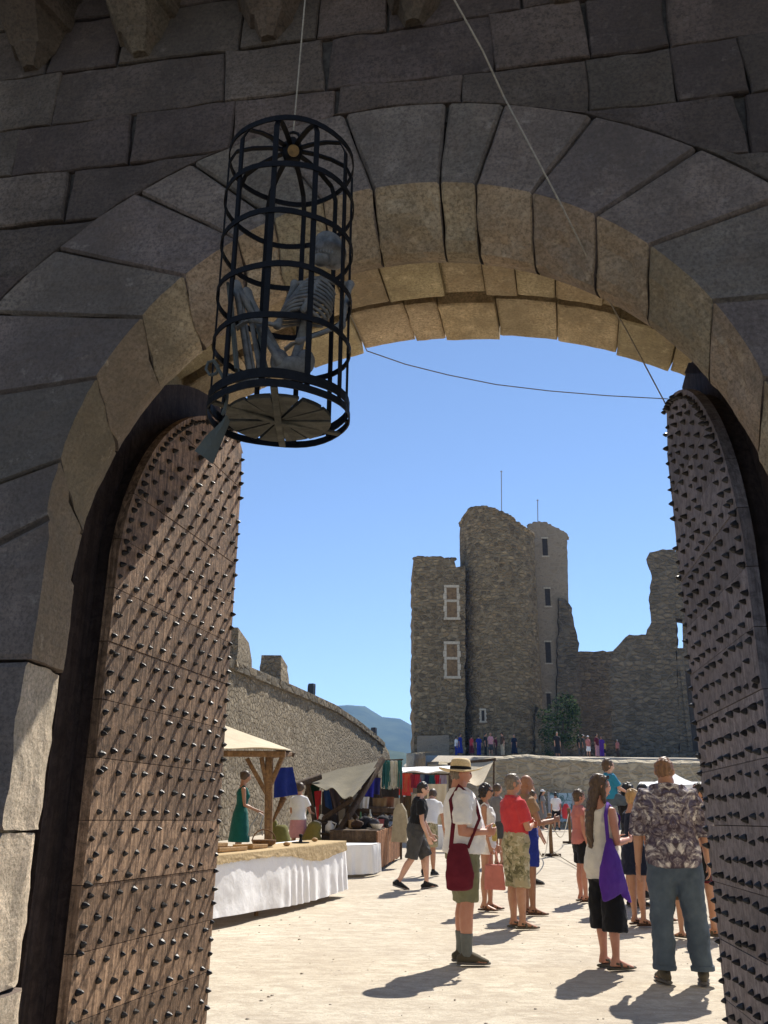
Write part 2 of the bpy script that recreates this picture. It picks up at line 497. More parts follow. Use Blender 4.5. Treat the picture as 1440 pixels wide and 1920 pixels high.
# wall core behind the dressed skin
mbc = MB()
ang = [i*6 for i in range(0, 31)]
inn = [arcpt(ARC_EXT[0], 2.62, a) for a in ang]
def rim_pt(a):
    c = ARC_EXT[0]; dx, dz = math.cos(R(a)), math.sin(R(a)); t = 1e9
    if dx > 1e-6: t = min(t, (8-c[0])/dx)
    if dx < -1e-6: t = min(t, (-9-c[0])/dx)
    if dz > 1e-6: t = min(t, (16.3-c[1])/dz)
    return c[0]+dx*t, c[1]+dz*t
out = [rim_pt(a) for a in ang]
for k in range(len(ang)-1):
    q = [inn[k], out[k], out[k+1], inn[k+1]]
    if abs(out[k][0]-out[k+1][0]) > .01 and abs(out[k][1]-out[k+1][1]) > .01:
        q.insert(2, (8 if out[k][0] > 0 and out[k][0] > 7.9 else -9, 16.3))
    mbc.prism([(u, 0, z) for u, z in q], (0, 3.69, 0), (0, 4.05, 0))
mbc.box((-9, 3.69, -1), (-3.42, 4.05, 2.35)); mbc.box((1.82, 3.69, -1), (8, 4.05, 2.35))
mbc.build('wall_backing', M_MORT, gate, loc=GOFF)
mbp = MB()
mbp.box((-9, 4.06, -1), (-2.80, 6.40, 16.3)); mbp.box((1.15, 4.06, -1), (8, 6.40, 16.3))
VC, VR = (-.86, 1.44), 3.83
va = [58.3 + i*(121-58.3)/24 for i in range(25)]
for a0, a1 in zip(va[:-1], va[1:]):
    p0, p1 = arcpt(VC, VR+.06, a0), arcpt(VC, VR+.06, a1)
    mbp.prism([(p0[0],0,p0[1]), (p0[0],0,16.29), (p1[0],0,16.29), (p1[0],0,p1[1])], (0,4.07,0), (0,6.36,0))
mbp.build('passage_wall', M_TAN, gate, loc=GOFF)
# vault soffit blocks
mbv = MB()
rows = [(4.08, 5.82, [58, 64.5, 70, 75.2, 79.5, 83, 87.5, 94, 99, 105, 110, 115, 121.2]), (5.86, 6.43, [58, 61.5, 68, 75.1, 82, 88.7, 92.5, 99, 106, 113, 121.2])]
for ri, (n0, n1, js) in enumerate(rows):
    for a0, a1 in zip(js[:-1], js[1:]):
        dr = rng.uniform(-.025, .025) + (.0 if ri == 0 else -.02); secs = []
        m_ = 6; aa = [a0+.1, a0+.4] + [a0+.4+(a1-a0-.8)*i/m_ for i in range(1, m_)] + [a1-.4, a1-.1]
        for i, a in enumerate(aa):
            ease = .012 if i in (0, len(aa)-1) else 0
            P = []
            for (n, r) in ((n0+.01, VR+.3), (n0, VR+.06), (n0+.008, VR+dr+.008), (n0+.03, VR+dr), (n0*.75+n1*.25, VR+dr), ((n0+n1)/2, VR+dr), (n0*.25+n1*.75, VR+dr), (n1-.03, VR+dr), (n1-.008, VR+dr+.008), (n1, VR+.06), (n1, VR+.3)):
                u, z = arcpt(VC, r+ease, a); P.append((u, n + rng.uniform(-.004,.004), z))
            secs.append(P)
        mbv.tint = rng.random()
        sweep_block(mbv, secs, amp_face=.010, amp_lip=.018, ids=(2, 3, 7, 8), seed=a0+ri*9)
mbv.build('vault', M_TAN, gate, loc=GOFF)
# machicolation corbels and the gallery they carry, its unseen overhang deepened to cut skylight
for uc, zt in ((-5.2,5.75),(-4.4,5.75),(-3.65,5.74),(-2.9,5.72),(-2.21,5.69),(-1.41,5.65),(-.58,5.60),(.21,5.58),(.92,5.57),(1.7,5.56),(2.5,5.55),(3.3,5.54),(4.1,5.53)):
    m = MB(); m.tint = rng.random()
    H_ = 6.75
    lv = [(zt, .05, .04), (zt+.10, .11, .12), (zt+.11, .13, .12), (zt+.26, .18, .28), (zt+.27, .20, .30), (zt+.46, .24, .50), (zt+.47, .26, .60), (H_, .26, 1.05)]
    vs = []
    for z, hw, pr in lv:
        j = rng.uniform(-.012, .012)
        vs += [(uc-hw+j, 3.665, z), (uc-hw*.7+j, 3.655-pr*.85, z), (uc+j, 3.65-pr, z), (uc+hw*.7+j, 3.655-pr*.85, z), (uc+hw+j, 3.665, z)]
    fs = [(i*5+j, i*5+j+1, (i+1)*5+j+1, (i+1)*5+j) for i in range(len(lv)-1) for j in range(4)]
    fs += [(0,1,2,3,4), tuple((len(lv)-1)*5+j for j in range(5))]
    m.add(vs, fs); m.build('corbel', M_CORB, gate, loc=GOFF)
m = MB(); m.box((-7, 2.45, 6.76), (6, 2.75, 9.2)); m.box((-7, 2.751, 6.77), (6, 3.64, 6.95)); m.build('gallery', M_ASH, gate, loc=GOFF)

# ------------------------------------------------------------------ doors
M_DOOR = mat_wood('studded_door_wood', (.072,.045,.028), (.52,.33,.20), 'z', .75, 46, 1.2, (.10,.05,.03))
M_DOOR2 = mat_wood('studded_door_wood_shaded', (.125,.106,.105), (.285,.25,.25), 'z', .8, 60, .7, (.20,.15,.13))  # greyer copy of the door wood, shade and skylight put into the colour
M_MARG = mat_wood('door_back_board', (.026,.018,.016), (.075,.052,.045), 'z', .85, 30, .5)  # boards coloured dark so the gap round the leaf reads as deep shade
M_STUD = mat_plain('iron_stud', (.022,.019,.018), .45, .5, .4, 60, .5)
def make_stud(h=.033, r=.0175):
    m = MB(); vs = []; fs = []
    for (z, rr) in ((-.004, r), (h*.25, r*.98), (h*.72, r*.55), (h, r*.10)):
        for j in range(6): vs.append((rr*math.cos(j*math.pi/3), rr*math.sin(j*math.pi/3), z))
    for i in range(3):
        for j in range(6): fs.append((i*6+j, i*6+(j+1)%6, (i+1)*6+(j+1)%6, (i+1)*6+j))
    fs.append(tuple(18+j for j in range(6))); m.add(vs, fs); return m
stud_mb = make_stud()
_o = stud_mb.build('stud', M_STUD); STUD_ME = _o.data; bpy.data.objects.remove(_o)

def gate_door(hinge, az, face, L, zc, label, mat):
    """face = sign of the local y axis that looks into the passage"""
    base = Vector((hinge[0], hinge[1], gz(5)+.06))
    rz = math.pi/2 - R(az)
    t = thing('gate_door', label, 'door', base, rz, 'studded gate leaves')
    z0 = base.z
    rr, sc = 1.65, 1.72
    def smin(z, r=rr, lo=.08):
        if z <= zc: return max(lo, sc - r)
        d = r*r - (z-zc)**2
        return max(lo, sc - math.sqrt(max(d, 0)))
    top = zc + rr
    # boards carrying the studded face
    m = MB(); R2 = rr + .24
    pts = [(-.10, z0)] + [( max(-.10, sc - math.sqrt(max(R2**2-(z-zc)**2, 0))), z) for z in [zc + R2*math.sin(R(a)) for a in range(0, 88, 5)]]
    pts += [(L-.25, zc+R2-.005), (L+.02, zc+R2-.06), (L+.02, z0)]
    m.prism([(s, 0, z) for s, z in pts], (0, -face*.112, 0), (0, -face*.19, 0))
    m2 = m.build('back_board', M_MARG, t, loc=(0, 0, -z0))
    m = MB(); pts = [(.125, z0)] + [(max(.125, sc - math.sqrt(max((rr-.04)**2-(z-zc)**2, 0))), z) for z in [zc + (rr-.04)*math.sin(R(a)) for a in range(0, 86, 5)]] + [(L-.02, zc+rr-.06), (L-.02, z0)]
    m.prism([(s, 0, z) for s, z in pts], (0, -face*.013, 0), (0, -face*.111, 0)); m.build('middle_board', M_MARG, t, loc=(0, 0, -z0))
    # studded planks
    m = MB(); z = z0+.01; rows = []
    k = 0
    while z < top:
        h = .31 + rng.uniform(-.012, .012); zt = min(z+h, top)
        n_ = 7
        left = [(smin(z + (zt-z-.004)*i/n_), z + (zt-z-.004)*i/n_) for i in range(n_+1)]
        ch = max(0, min(.14, (zt-(top-.16))*1.0))
        cut = []
        x = L
        splits = [L]
        if k % 3 == 1: splits = [rng.uniform(.3, .5)*L, L]
        if k % 4 == 2: splits = [rng.uniform(.55, .7)*L, L]
        dy = rng.uniform(0, .006)
        s0 = None
        for e in splits:
            if e <= left[0][0]+.1: continue
            if s0 is None: lf = left
            else: lf = [(max(s0+.004, q[0]), q[1]) for q in left]
            rt = [(max(e, lf[-1][0]+.01)-(ch if e == L else 0), zt-.004), (max(e, lf[0][0]+.02), z)]
            poly = lf + rt
            m.tint = rng.random()
            m.prism([(s, 0, q) for s, q in poly], (0, -face*.012, 0), (0, face*(.042+dy), 0))
            s0 = e
        rows.append((z, zt)); z = zt; k += 1
    m.build('studded_planks', mat, t, loc=(0, 0, -z0))
    spots = []
    for i, (a, b) in enumerate(rows):
        for q in range(3):
            zz = a + .04 + q*.106
            if zz > min(b, top-.06): continue
            off = .079 if (i*3+q) % 2 else 0
            s = .16 + off
            while s < L-.07:
                if s > smin(zz)+.06: spots.append((s + rng.uniform(-.018,.018), zz + rng.uniform(-.014,.014)))
                s += .158
    zz = z0+.1
    while zz < top-.2: spots.append((L-.03, zz+rng.uniform(-.01,.01))); zz += .105
    zz = z0+.1
    while zz < zc: spots.append((.115, zz+rng.uniform(-.01,.01))); zz += .108
    a = 178
    while a > 91: spots.append((sc+(rr-.045)*math.cos(R(a)), zc+(rr-.045)*math.sin(R(a)))); a -= 2.6
    spots = [p for p in spots if p[0] < L-.02]
    mw = Matrix.Translation(base) @ Matrix.Rotation(rz, 4, 'Z')
    def seen(p):
        q = mw @ Vector((p[0], 0, p[1]-z0)); v = q - Vector((0,0,CAM_Z))
        return v.length
    # only the ones in the picture count as largest
    spots.sort(key=lambda p: seen(p) + (50 if not infr(mw @ Vector((p[0], 0, p[1]-z0))) else 0))
    rot = Matrix.Rotation(-face*math.pi/2, 4, 'X')
    many = MB()
    spots = [p for i_, p in enumerate(spots) if (i_*7919) % 31]
    for i, (s, zz) in enumerate(spots):
        sc_ = rng.uniform(.85, 1.18)
        M = Matrix.Translation((s, face*.044, zz-z0)) @ rot @ Matrix.Rotation(rng.uniform(0, 6), 4, 'Z') @ Matrix.Rotation(rng.gauss(0,.14), 4, 'X') @ Matrix.Diagonal((sc_, sc_, sc_*rng.uniform(.8,1.2), 1))
        if i < 100:
            o = bpy.data.objects.new('stud', STUD_ME); C.objects.link(o); o.parent = t; o.matrix_local = M
        else:
            many.add([M @ Vector(v) for v in stud_mb.v], stud_mb.f)
    o = many.build('studs', M_STUD, t); o['kind'] = 'stuff'
    # strap hinges on the hidden side
    for zz in (z0+.5, z0+2.3):
        m = MB(); m.bar((-.12, -face*.205, zz), (1.1, -face*.205, zz), .02, .09); m.build('strap_hinge', M_STUD, t, loc=(0,0,-z0))
    return t
def infr(p):
    v = Vector(p) - Vector((0,0,CAM_Z)); M = camo.rotation_euler.to_matrix(); q = M.transposed() @ v
    if q.z > -.1: return False
    x, y = 720 + F_PX*q.x/-q.z, 960 - F_PX*q.y/-q.z
    return 0 < x < 1440 and 0 < y < 1920
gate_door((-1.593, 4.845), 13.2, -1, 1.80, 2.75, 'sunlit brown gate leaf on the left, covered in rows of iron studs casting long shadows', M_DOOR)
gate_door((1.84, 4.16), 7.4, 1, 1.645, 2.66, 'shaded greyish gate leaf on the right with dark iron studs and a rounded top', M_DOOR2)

# ------------------------------------------------------------------ hanging cage, skeleton, ropes
M_IRON = mat_plain('black_cage_iron', (.007,.0065,.007), .6, .15, .4, 30)
M_DISC = mat_wood('cage_floor_board', (.07,.065,.05), (.15,.14,.11), 'x', .8, 14, .4)
M_BONE = mat_plain('old_bone', (.17,.16,.145), .7, .3, .45, 25)
M_ROPE = mat_plain('hemp_rope', (.30,.26,.20), .9, .1, .3, 60)
M_GOLD = mat_plain('brass_disc', (.24,.13,.035), .5, .5, .4, 40)
M_RAG = mat_cloth('grey_rag', (.10,.105,.09))
CC = Vector((-.435, 3.3, 0)); CR = .287
hz = [at(545, y, 3.3-CR).z for y in (219, 305, 394, 494, 588, 700)]
cage = thing('hanging_cage', 'black iron gibbet cage hanging from a rope in front of the arch', 'cage', (CC.x, CC.y, hz[-1]))
zb = hz[-1]
def hoop(name, r, z, h, th=.006):
    m = MB(); n = 40; rings = []
    for dr, dz in ((th/2, -h/2), (th/2, h/2), (-th/2, h/2), (-th/2, -h/2)):
        rings.append([((r+dr)*math.cos(2*math.pi*j/n), (r+dr)*math.sin(2*math.pi*j/n), z+dz + .004*math.sin(j*.7+z*9)) for j in range(n)])
    vs = [p for r_ in rings for p in r_]
    m.add(vs, [(i*n+j, i*n+(j+1)%n, ((i+1)%4)*n+(j+1)%n, ((i+1)%4)*n+j) for i in range(4) for j in range(n)])
    return m.build(name, M_IRON, cage, smooth=False)
for i, z in enumerate(hz): hoop('hoop', CR*(1.0 if i else .98), z-zb, .026 if i < 5 else .04)
hoop('hoop', CR*1.01, -.045, .03)
ztop = hz[0]-zb
for k in range(10):
    a = 2*math.pi*(k+.3)/10
    ca, sa = math.cos(a), math.sin(a)
    path = [(.035, ztop+.075), (.10, ztop+.072), (.18, ztop+.055), (.25, ztop+.025), (CR-.008, ztop-.04), (CR-.008, ztop*.5), (CR-.008, 0), (CR-.008, -.045)]
    m = MB(); vs = []
    tw = Vector((-sa, ca, 0))
    for i, (r, z) in enumerate(path):
        p = Vector((r*ca, r*sa, z)); w_ = .011
        d = Vector((ca, sa, 0))*.004 if i > 3 else Vector((0, 0, .004))
        vs += [p - tw*w_ - d, p + tw*w_ - d, p + tw*w_ + d, p - tw*w_ + d]
    fs = [(i*4+j, i*4+(j+1)%4, (i+1)*4+(j+1)%4, (i+1)*4+j) for i in range(len(path)-1) for j in range(4)] + [(0,1,2,3), tuple(4*(len(path)-1)+j for j in range(4))]
    m.add(vs, fs); m.build('bar', M_IRON, cage)
m = MB(); m.tube([(0,0,ztop+.05),(0,0,ztop+.10),(0,0,ztop+.13)], [.045,.045,.02], 12)
m.tube([(.03*math.cos(q*.785), 0, ztop+.15+.03*math.sin(q*.785)) for q in range(8)], .007, 6, closed=True)
m.build('hub', M_IRON, cage, smooth=True)
m = MB(); m.tube([(.012,-.052,ztop+.028),(.012,-.060,ztop+.022)], .026, 16, cap=False); m.build('hub_disc', M_GOLD, cage)
m = MB(); RD = .215; nb = 12
for k in range(nb):
    a0, a1 = 2*math.pi*k/nb + .035, 2*math.pi*(k+1)/nb - .035
    m.tint = rng.random()
    poly = [(.012*math.cos((a0+a1)/2), .012*math.sin((a0+a1)/2), 0)] + [(RD*math.cos(a0+(a1-a0)*q/4), RD*math.sin(a0+(a1-a0)*q/4), 0) for q in range(5)]
    m.prism(poly, (0,0,-.065+rng.uniform(-.004,.004)), (0,0,-.048))
m.build('floor', M_DISC, cage)
for a in (.55, 1.62, 3.69, 4.76):
    m = MB(); m.bar((.0*math.cos(a), .0, -.075), ((CR-.005)*math.cos(a), (CR-.005)*math.sin(a), -.055), .028, .012); m.build('floor_strut', M_DISC, cage)
# skeleton crouching inside
sk = thing('skeleton', 'grey prop skeleton crouching inside the iron cage', 'skeleton', (CC.x, CC.y, zb-.01))
def loc(px, py, dy=0.0):
    p = at(px, py, 3.3+dy); return Vector((p.x-CC.x, p.y-CC.y, p.z-(zb-.01)))
m = MB()
hip = loc(548, 690, .03); chest = loc(572, 590, .02); neck = loc(605, 520, .02); skc = loc(618, 470, .0)
sp = [hip, hip.lerp(chest, .5)+Vector((0,.03,0)), chest+Vector((0,.04,0)), neck]
m.tube(sp, [.022,.02,.02,.016], 8)
for k in range(9):                                    # ribs
    q = k/8; c = chest.lerp(neck, q*.8-.18); wd = .105*(1-.35*abs(q-.35)); dp = .075*(1-.3*abs(q-.4))
    m.tube([(c.x+wd*math.cos(a), c.y-.01+dp*math.sin(a), c.z-.02*math.cos(a*2)) for a in [j*math.pi/8 for j in range(16)]], .0075, 6, closed=True)
m.tube([chest+Vector((0,-.085,-.03)), neck+Vector((-.01,-.06,-.05))], [.013,.016], 6)
m.ell(hip+Vector((0,0,.0)), (.085,.055,.05)); 
for sx in (-1, 1):
    m.ell(hip+Vector((sx*.055,0,.03)), (.04,.045,.055))
    m.tube([neck+Vector((0,-.02,-.03)), neck+Vector((sx*.12,.0,-.035))], .011, 6)
def bone(a, b, r=.014):
    a, b = Vector(a), Vector(b)
    m.tube([a, a.lerp(b,.12), a.lerp(b,.5), a.lerp(b,.88), b], [r*1.5, r*.95, r*.8, r*.95, r*1.5], 8)
k1, k2 = loc(442, 535, -.06), loc(462, 548, .08)
f1, f2 = loc(470, 712, -.03), loc(492, 716, .08)
bone(hip+Vector((-.05,-.03,.01)), k1, .017); bone(hip+Vector((-.02,.05,.01)), k2, .017)
bone(k1, f1); bone(k2, f2); bone(k1+Vector((.014,.015,0)), f1+Vector((.02,.01,0)), .008)
for f_ in (f1, f2): m.tube([f_, f_+Vector((-.05,-.04,-.015)), f_+Vector((-.09,-.07,-.02))], [.018,.02,.01], 6)
e1, w1 = loc(640, 610, -.03), loc(560, 640, -.10)
bone(neck+Vector((.12,0,-.035)), e1); bone(e1, w1, .011)
e2, w2 = loc(520, 610, -.02), loc(470, 600, -.10)
bone(neck+Vector((-.12,0,-.035)), e2); bone(e2, w2, .011)
for wq in (w1, w2):
    for j in range(5): m.tube([wq, wq+Vector((-.03,-.012+.006*j,-.015)), wq+Vector((-.055,-.016+.008*j,-.04))], [.005,.004,.003], 5)
m.build('bones', M_BONE, sk, smooth=True)
def skull_fn(q):
    x, y, z = q
    fr = max(0, -y)
    for ex in (-.36, .36): 
        d = ((x-ex)**2 + (z+.02)**2)/.05
        if y < 0: y += .28*math.exp(-d)
    if z < -.3: x *= 1-.35*min(1, (-z-.3)/.5)
    if y < 0: y += .16*math.exp(-(x*x+(z+.38)**2)/.02)
    return Vector((x, y, z))
m = MB(); m.ell((0,0,0), (.068,.088,.085), 28, 22, Matrix.Rotation(R(-18),4,'X') @ Matrix.Rotation(R(-30),4,'Z'), skull_fn)
m.ell((-.03,-.055,-.085), (.04,.035,.028), 14, 8)
for j in range(7): m.ell((-.055+.012*j,-.088+.004*abs(j-3),-.062), (.0055,.005,.009), 6, 5)
m.build('skull', M_BONE, sk, smooth=True, loc=skc)
m = MB(); m.bar(loc(430,540,-.1), loc(445,700,-.09), .09, .012); m.bar(loc(470,560,.12), loc(505,712,.12), .11, .012); m.build('loincloth', M_RAG, sk)
# dangling rag tied to the cage
m = MB()
a = loc(398, 680, -.16); P = []
for i in range(9):
    q = i/8; c_ = loc(400+26*math.sin(q*2.4), 676+100*q, -.17)
    P.append(c_)
m.tube(P, .007, 6); m.tube([loc(398+12*math.cos(j), 690+14*math.sin(j), -.17+.01*math.sin(2*j)) for j in range(9)], .006, 6)
P2 = []
for i in range(7):
    q = i/6
    c0, c1 = loc(424-60*q, 778+66*q, -.18), loc(430-32*q, 790+80*q, -.15)
    P2.append([c0 + Vector((0,.008*math.sin(q*8),0)), c0.lerp(c1,.5)+Vector((0,-.008,0)), c1])
m.grid(P2); P3 = [[p+Vector((.002,.006,.002)) for p in r] for r in P2]; m.grid(P3)
o = m.build('rag', M_RAG); o.location = (CC.x, CC.y, zb-.01); tag(o, 'grey rag and cord dangling from the left rim of the cage', 'rag')
def rope(name, pts, r, label, mat=None, cat='rope'):
    m = MB(); b0 = Vector(pts[-1]); m.tube([Vector(p)-b0 for p in pts], r, 6)
    o = m.build(name, mat or M_ROPE, smooth=True, loc=b0); return tag(o, label, cat)
rope('rope', [at(575,-160,3.25), at(572,0,3.28), (CC.x, CC.y, hz[0]+.18)], .004, 'thin pale rope holding up the black cage')
gq = GP(.3, 3.60, 0); 
rope('cord', [at(820,-80,3.2), at(852,0,3.25), at(905,95,3.38), at(944,180,3.48)], .005, 'slack cord slanting down the wall above the arch crown')
rope('cord', [at(944,180,3.48), at(1000,285,3.46), at(1050,380,3.5), at(1140,560,3.85), at(1175,620,4.6), at(1252,765,5.72)], .0045, 'cord running from the arch crown down to the right gate leaf')
wire = [at(*q, Y) for q, Y in (((650,575),4.2), ((688,658),4.9), ((760,683),5.3), ((840,703),5.5), ((930,721),5.7), ((1030,733),5.75), ((1140,742),5.8), ((1252,748),5.8))]
rope('wire', wire, .0035, 'thin sagging wire strung across the sky under the vault', None, 'wire')
rope('cord', [at(1310,880,5.2), at(1352,960,4.95), at(1400,1030,4.6), at(1440,1110,4.3), at(1500,1220,4.1)], .005, 'pale cord hanging across the studs of the right gate leaf')

# ------------------------------------------------------------------ ground, terrace, hills
def mat_ground():
    n = NT('pale_gravel_ground', .95, .1); co = n.coord()
    c = n.ramp(n.noise(co, .9, 8, .65, .3), [(.3, (.47,.405,.315)), (.55, (.575,.51,.405)), (.8, (.655,.59,.48))])
    c = n.mix(n.ramp(n.noise(n.coord((1,1.8,1)), 3.6, 8, .74, .8), [(.40, .75), (.58, 0)]), c, (.37,.31,.24))
    c = n.mix(n.ramp(n.noise(n.coord((1,1.5,1)), 11, 6, .7, .8), [(.38, .5), (.52, 0)]), c, (.36,.30,.23))
    c = n.mix(n.ramp(n.noise(co, 60, 4, .7), [(.36, .6), (.5, 0)]), c, (.36,.31,.25))
    v = n.vor(co, 22); peb = n.ramp(v.outputs['Distance'], [(.10, 1), (.2, 0)])
    sep = n.N.new('ShaderNodeSeparateColor'); n.lk(v.outputs['Color'], sep.inputs[0])
    msk = n.math('MULTIPLY', peb, n.ramp(sep.outputs[0], [(.82, 0), (.86, .8)]))
    c = n.mix(msk, c, (.64,.61,.55)); n.col(c)
    b = n.bump(n.noise(co, 7, 8, .75), .4, .04); b = n.bump(n.noise(co, 45, 5, .75), .35, .012, b)
    n.bump(msk, .5, .02, b); return n.out()
M_GND = mat_ground()
m = MB()
xs = [-3000,-600,-150,-60,-30] + [-20+i*1.0 for i in range(41)] + [30,60,150,600,3000]
ys = [-300,-60,-20,-8,-4] + [-2+i*.5 for i in range(127)] + [66,75,90,120,300,1000,3900]
P = [[Vector((x, y, gz(y) - .012 + (.02*nz(x, y, 0, .35)+.008*nz(x,y,3,1.1) if 3 < y < 61 and abs(x) < 21 else 0))) for x in xs] for y in ys]
m.grid(P); o = m.build('ground', M_GND, smooth=True); tag(o, kind='structure')
m = MB()
for _ in range(700):
    y = 5.2 + 12*rng.random()**1.4; x = rng.uniform(-2.6, 4.6)*(.5+y/12); r_ = .004 + .010*rng.random()**4; m.ell((x, y, gz(y)+.02*nz(x,y,0,.35)+.008*nz(x,y,3,1.1)-.012+r_*.2), (r_*1.3, r_, r_*.7), 5, 4)
o = m.build('pebbles', mat_plain('pebble', (.50,.44,.36), .95, .1, .35, 3)); tag(o, kind='stuff')
# terrace behind the retaining wall
def tz(Y): return 1.5 + .0664*Y
m = MB()
xs = [2.6 + i*1.5 for i in range(30)]
P = [[Vector((x if i else x + max(0, (y-60)*.0), y, tz(y) - .07 - (.0 if 0 < i < 29 and y > 40.6 else 1.2) + .04*nz(x, y, 0, .5))) for i, x in enumerate(xs)] for y in [40.6, 40.7] + [42+q*2.5 for q in range(28)]]
m.grid(P)
for q in (0, 29):                                     # banks at both ends
    B = [[P[i][q], Vector((P[i][q].x + (-.02 if q == 0 else 3), P[i][q].y, .8))] for i in range(len(P))]
    m.grid(B)
m.grid([P[-1], [Vector((p.x, p.y+3, .8)) for p in P[-1]]])
tag(m.build('terrace', M_GND, smooth=True), kind='structure')
# hills
M_HILL = NT('wooded_hill', .95, .05)
_c = M_HILL.coord(); M_HILL.col(M_HILL.ramp(M_HILL.noise(_c, .012, 8, .7), [(.35, (.028,.042,.02)), (.65, (.075,.095,.045))])); M_HILL = M_HILL.out()
def ridge(Y, prof, depth, seed):
    m = MB(); P = []
    for j in range(14):
        q = j/13; row = []
        for i in range(121):
            X = -2400 + i*40 if Y > 2000 else -1400 + i*23
            px = 720 + X/Y*1755
            h = float(np.interp(px, [p[0] for p in prof], [(HORIZON-p[1])/1755*Y for p in prof]))
            z = h*math.sin(q*math.pi/2)**.8 + (10*nz(X, q*600, seed, .008)+5*nz(X, q*600, seed, .03))*q
            row.append(Vector((X, Y - depth*(1-q), max(z, -20))))
        P.append(row)
    P.append([Vector((p.x, p.y+depth, -20)) for p in P[-1]])
    m.grid(P); return tag(m.build('hills', M_HILL, smooth=True), kind='structure')
ridge(2200, [(-900,1440),(300,1390),(560,1345),(650,1330),(690,1334),(720,1352),(740,1350),(760,1360),(790,1376),(900,1400),(2400,1470)], 700, 1)
ridge(1100, [(-900,1480),(560,1440),(690,1415),(735,1412),(760,1418),(790,1428),(1000,1470),(2400,1500)], 400, 5)

# ------------------------------------------------------------------ retaining wall
M_RET = mat_rubble('retaining_wall_rubble', [(.36,.30,.21),(.52,.44,.32),(.45,.385,.275),(.31,.26,.19)], (.50,.43,.31), 2.2, 2.0, 1.0, .08, .6)
m = MB(); P = []
X0, X1 = 2.0, 22.0; N_ = 90; Hn = 14
for i in range(N_+1):
    X = X0 + (X1-X0)*i/N_; Y = 40 + .25*math.sin(X*.5)
    px = 720 + X/40*1755
    top = at(720, float(np.interp(px, [800,880,925,1000,1060,1150,1330,1600], [1428,1424,1418,1411,1416,1421,1420,1424])), 40).z + .06*nz(X, 0, 2, 1.5)
    col_ = [Vector((X, Y + .35 - .25*j/Hn + .06*nz(X, j*.3, 0, 2.2), .9 + (top-.9)*j/Hn)) for j in range(Hn+1)]
    col_[-1].z -= .14; col_ += [Vector((X, Y+.22, top-.09+.03*nz(X,1,0,2))), Vector((X, Y+.55, top+.02+.03*nz(X,0,5,2))), Vector((X, Y+.8, top+.03)), Vector((X, Y+.85, top-.6))]
    P.append(col_)
m.grid(P)
R_ = []
for i in range(40):
    Y = 40.05 + i*1.4; zt = tz(Y) + .12
    R_.append([Vector((2.0 - .1 + .15*nz(Y, j*.4, 7, .8) + .012*(Y-40), Y, .8 + (zt-.8)*j/12)) for j in range(13)] + [Vector((2.0 + .7 + .012*(Y-40), Y, zt+.02))])
m.grid(R_)
o = m.build('retaining_wall', M_RET, smooth=True); tag(o, 'low rough stone retaining wall across the courtyard below the ruins', 'wall')

# ------------------------------------------------------------------ keep and ruins
KC = [(.13,.097,.058),(.45,.34,.20),(.26,.195,.115),(.105,.078,.048),(.37,.26,.14)]
M_KEEP = mat_rubble('keep_rubble', KC, (.25,.195,.12), 1.9, 1.7, 1.6, .10, .5)
M_PLAST = mat_rubble('keep_worn_plaster', [(.27,.22,.16),(.33,.27,.20),(.30,.245,.18)], (.30,.245,.18), 1.1, 1.6, .45, .05, .7)
M_RUIN = mat_rubble('ruin_rubble', [(.11,.09,.062),(.27,.215,.145),(.19,.15,.10),(.10,.082,.056)], (.17,.145,.11), 1.7, 1.7, 1.6, .10, .5)
M_PALE = mat_plain('pale_window_stone', (.42,.37,.29), .9, .1, .25, 6)
M_PANE = mat_plain('window_board', (.16,.10,.045), .7, .3, .5, 3)
M_DARKP = mat_plain('dark_opening', (.045,.038,.032), .9, .1, .3, 3)
M_POLE = mat_plain('thin_mast', (.25,.27,.30), .5, .5, .1, 3)
keep = thing('castle_keep', 'tall ruined castle keep with a broken round tower and cross windows', 'castle keep', (11, 88, tz(85)))
KO = (-11, -88, -tz(85))
def slab_wall(mb, outline, thick, nrm=(0,1,0), step=.35, jit=.10, seed=0):
    """thick slab from an outline of 3-D points, edges crumbled"""
    pts = []
    k = len(outline)
    for i in range(k):
        a, b = Vector(outline[i]), Vector(outline[(i+1) % k]); m_ = max(1, int((b-a).length/step))
        for j in range(m_):
            p = a.lerp(b, j/m_)
            pts.append(p + Vector((jit*nz(p.x, p.z, seed, 1.7) + jit*.6*nz(p.x, p.z, seed+4, 5), 0, jit*nz(p.x+5, p.z, seed, 1.7) + jit*.6*nz(p.x+5, p.z, seed, 5))))
    mb.prism(pts, (0,0,0), Vector(nrm)*thick)
B_ = tz(85)-1.5
def pt(px, py, Y): p = at(px, py, Y); return (p.x, p.y, p.z)
def down(px, Y): p = at(px, 1400, Y); return (p.x, Y, B_)
# annex
m = MB(); slab_wall(m, [down(776,85), pt(776,1085,85), pt(777,1047,85), pt(783,1041,85), pt(800,1044,85), pt(812,1042,85), pt(835,1048,85), pt(853,1049,85), pt(856,1063,85), pt(872,1060,85), down(872,85)], 9, jit=.2, step=.4, seed=1)
m.build('annex_wall', M_KEEP, keep, loc=KO)
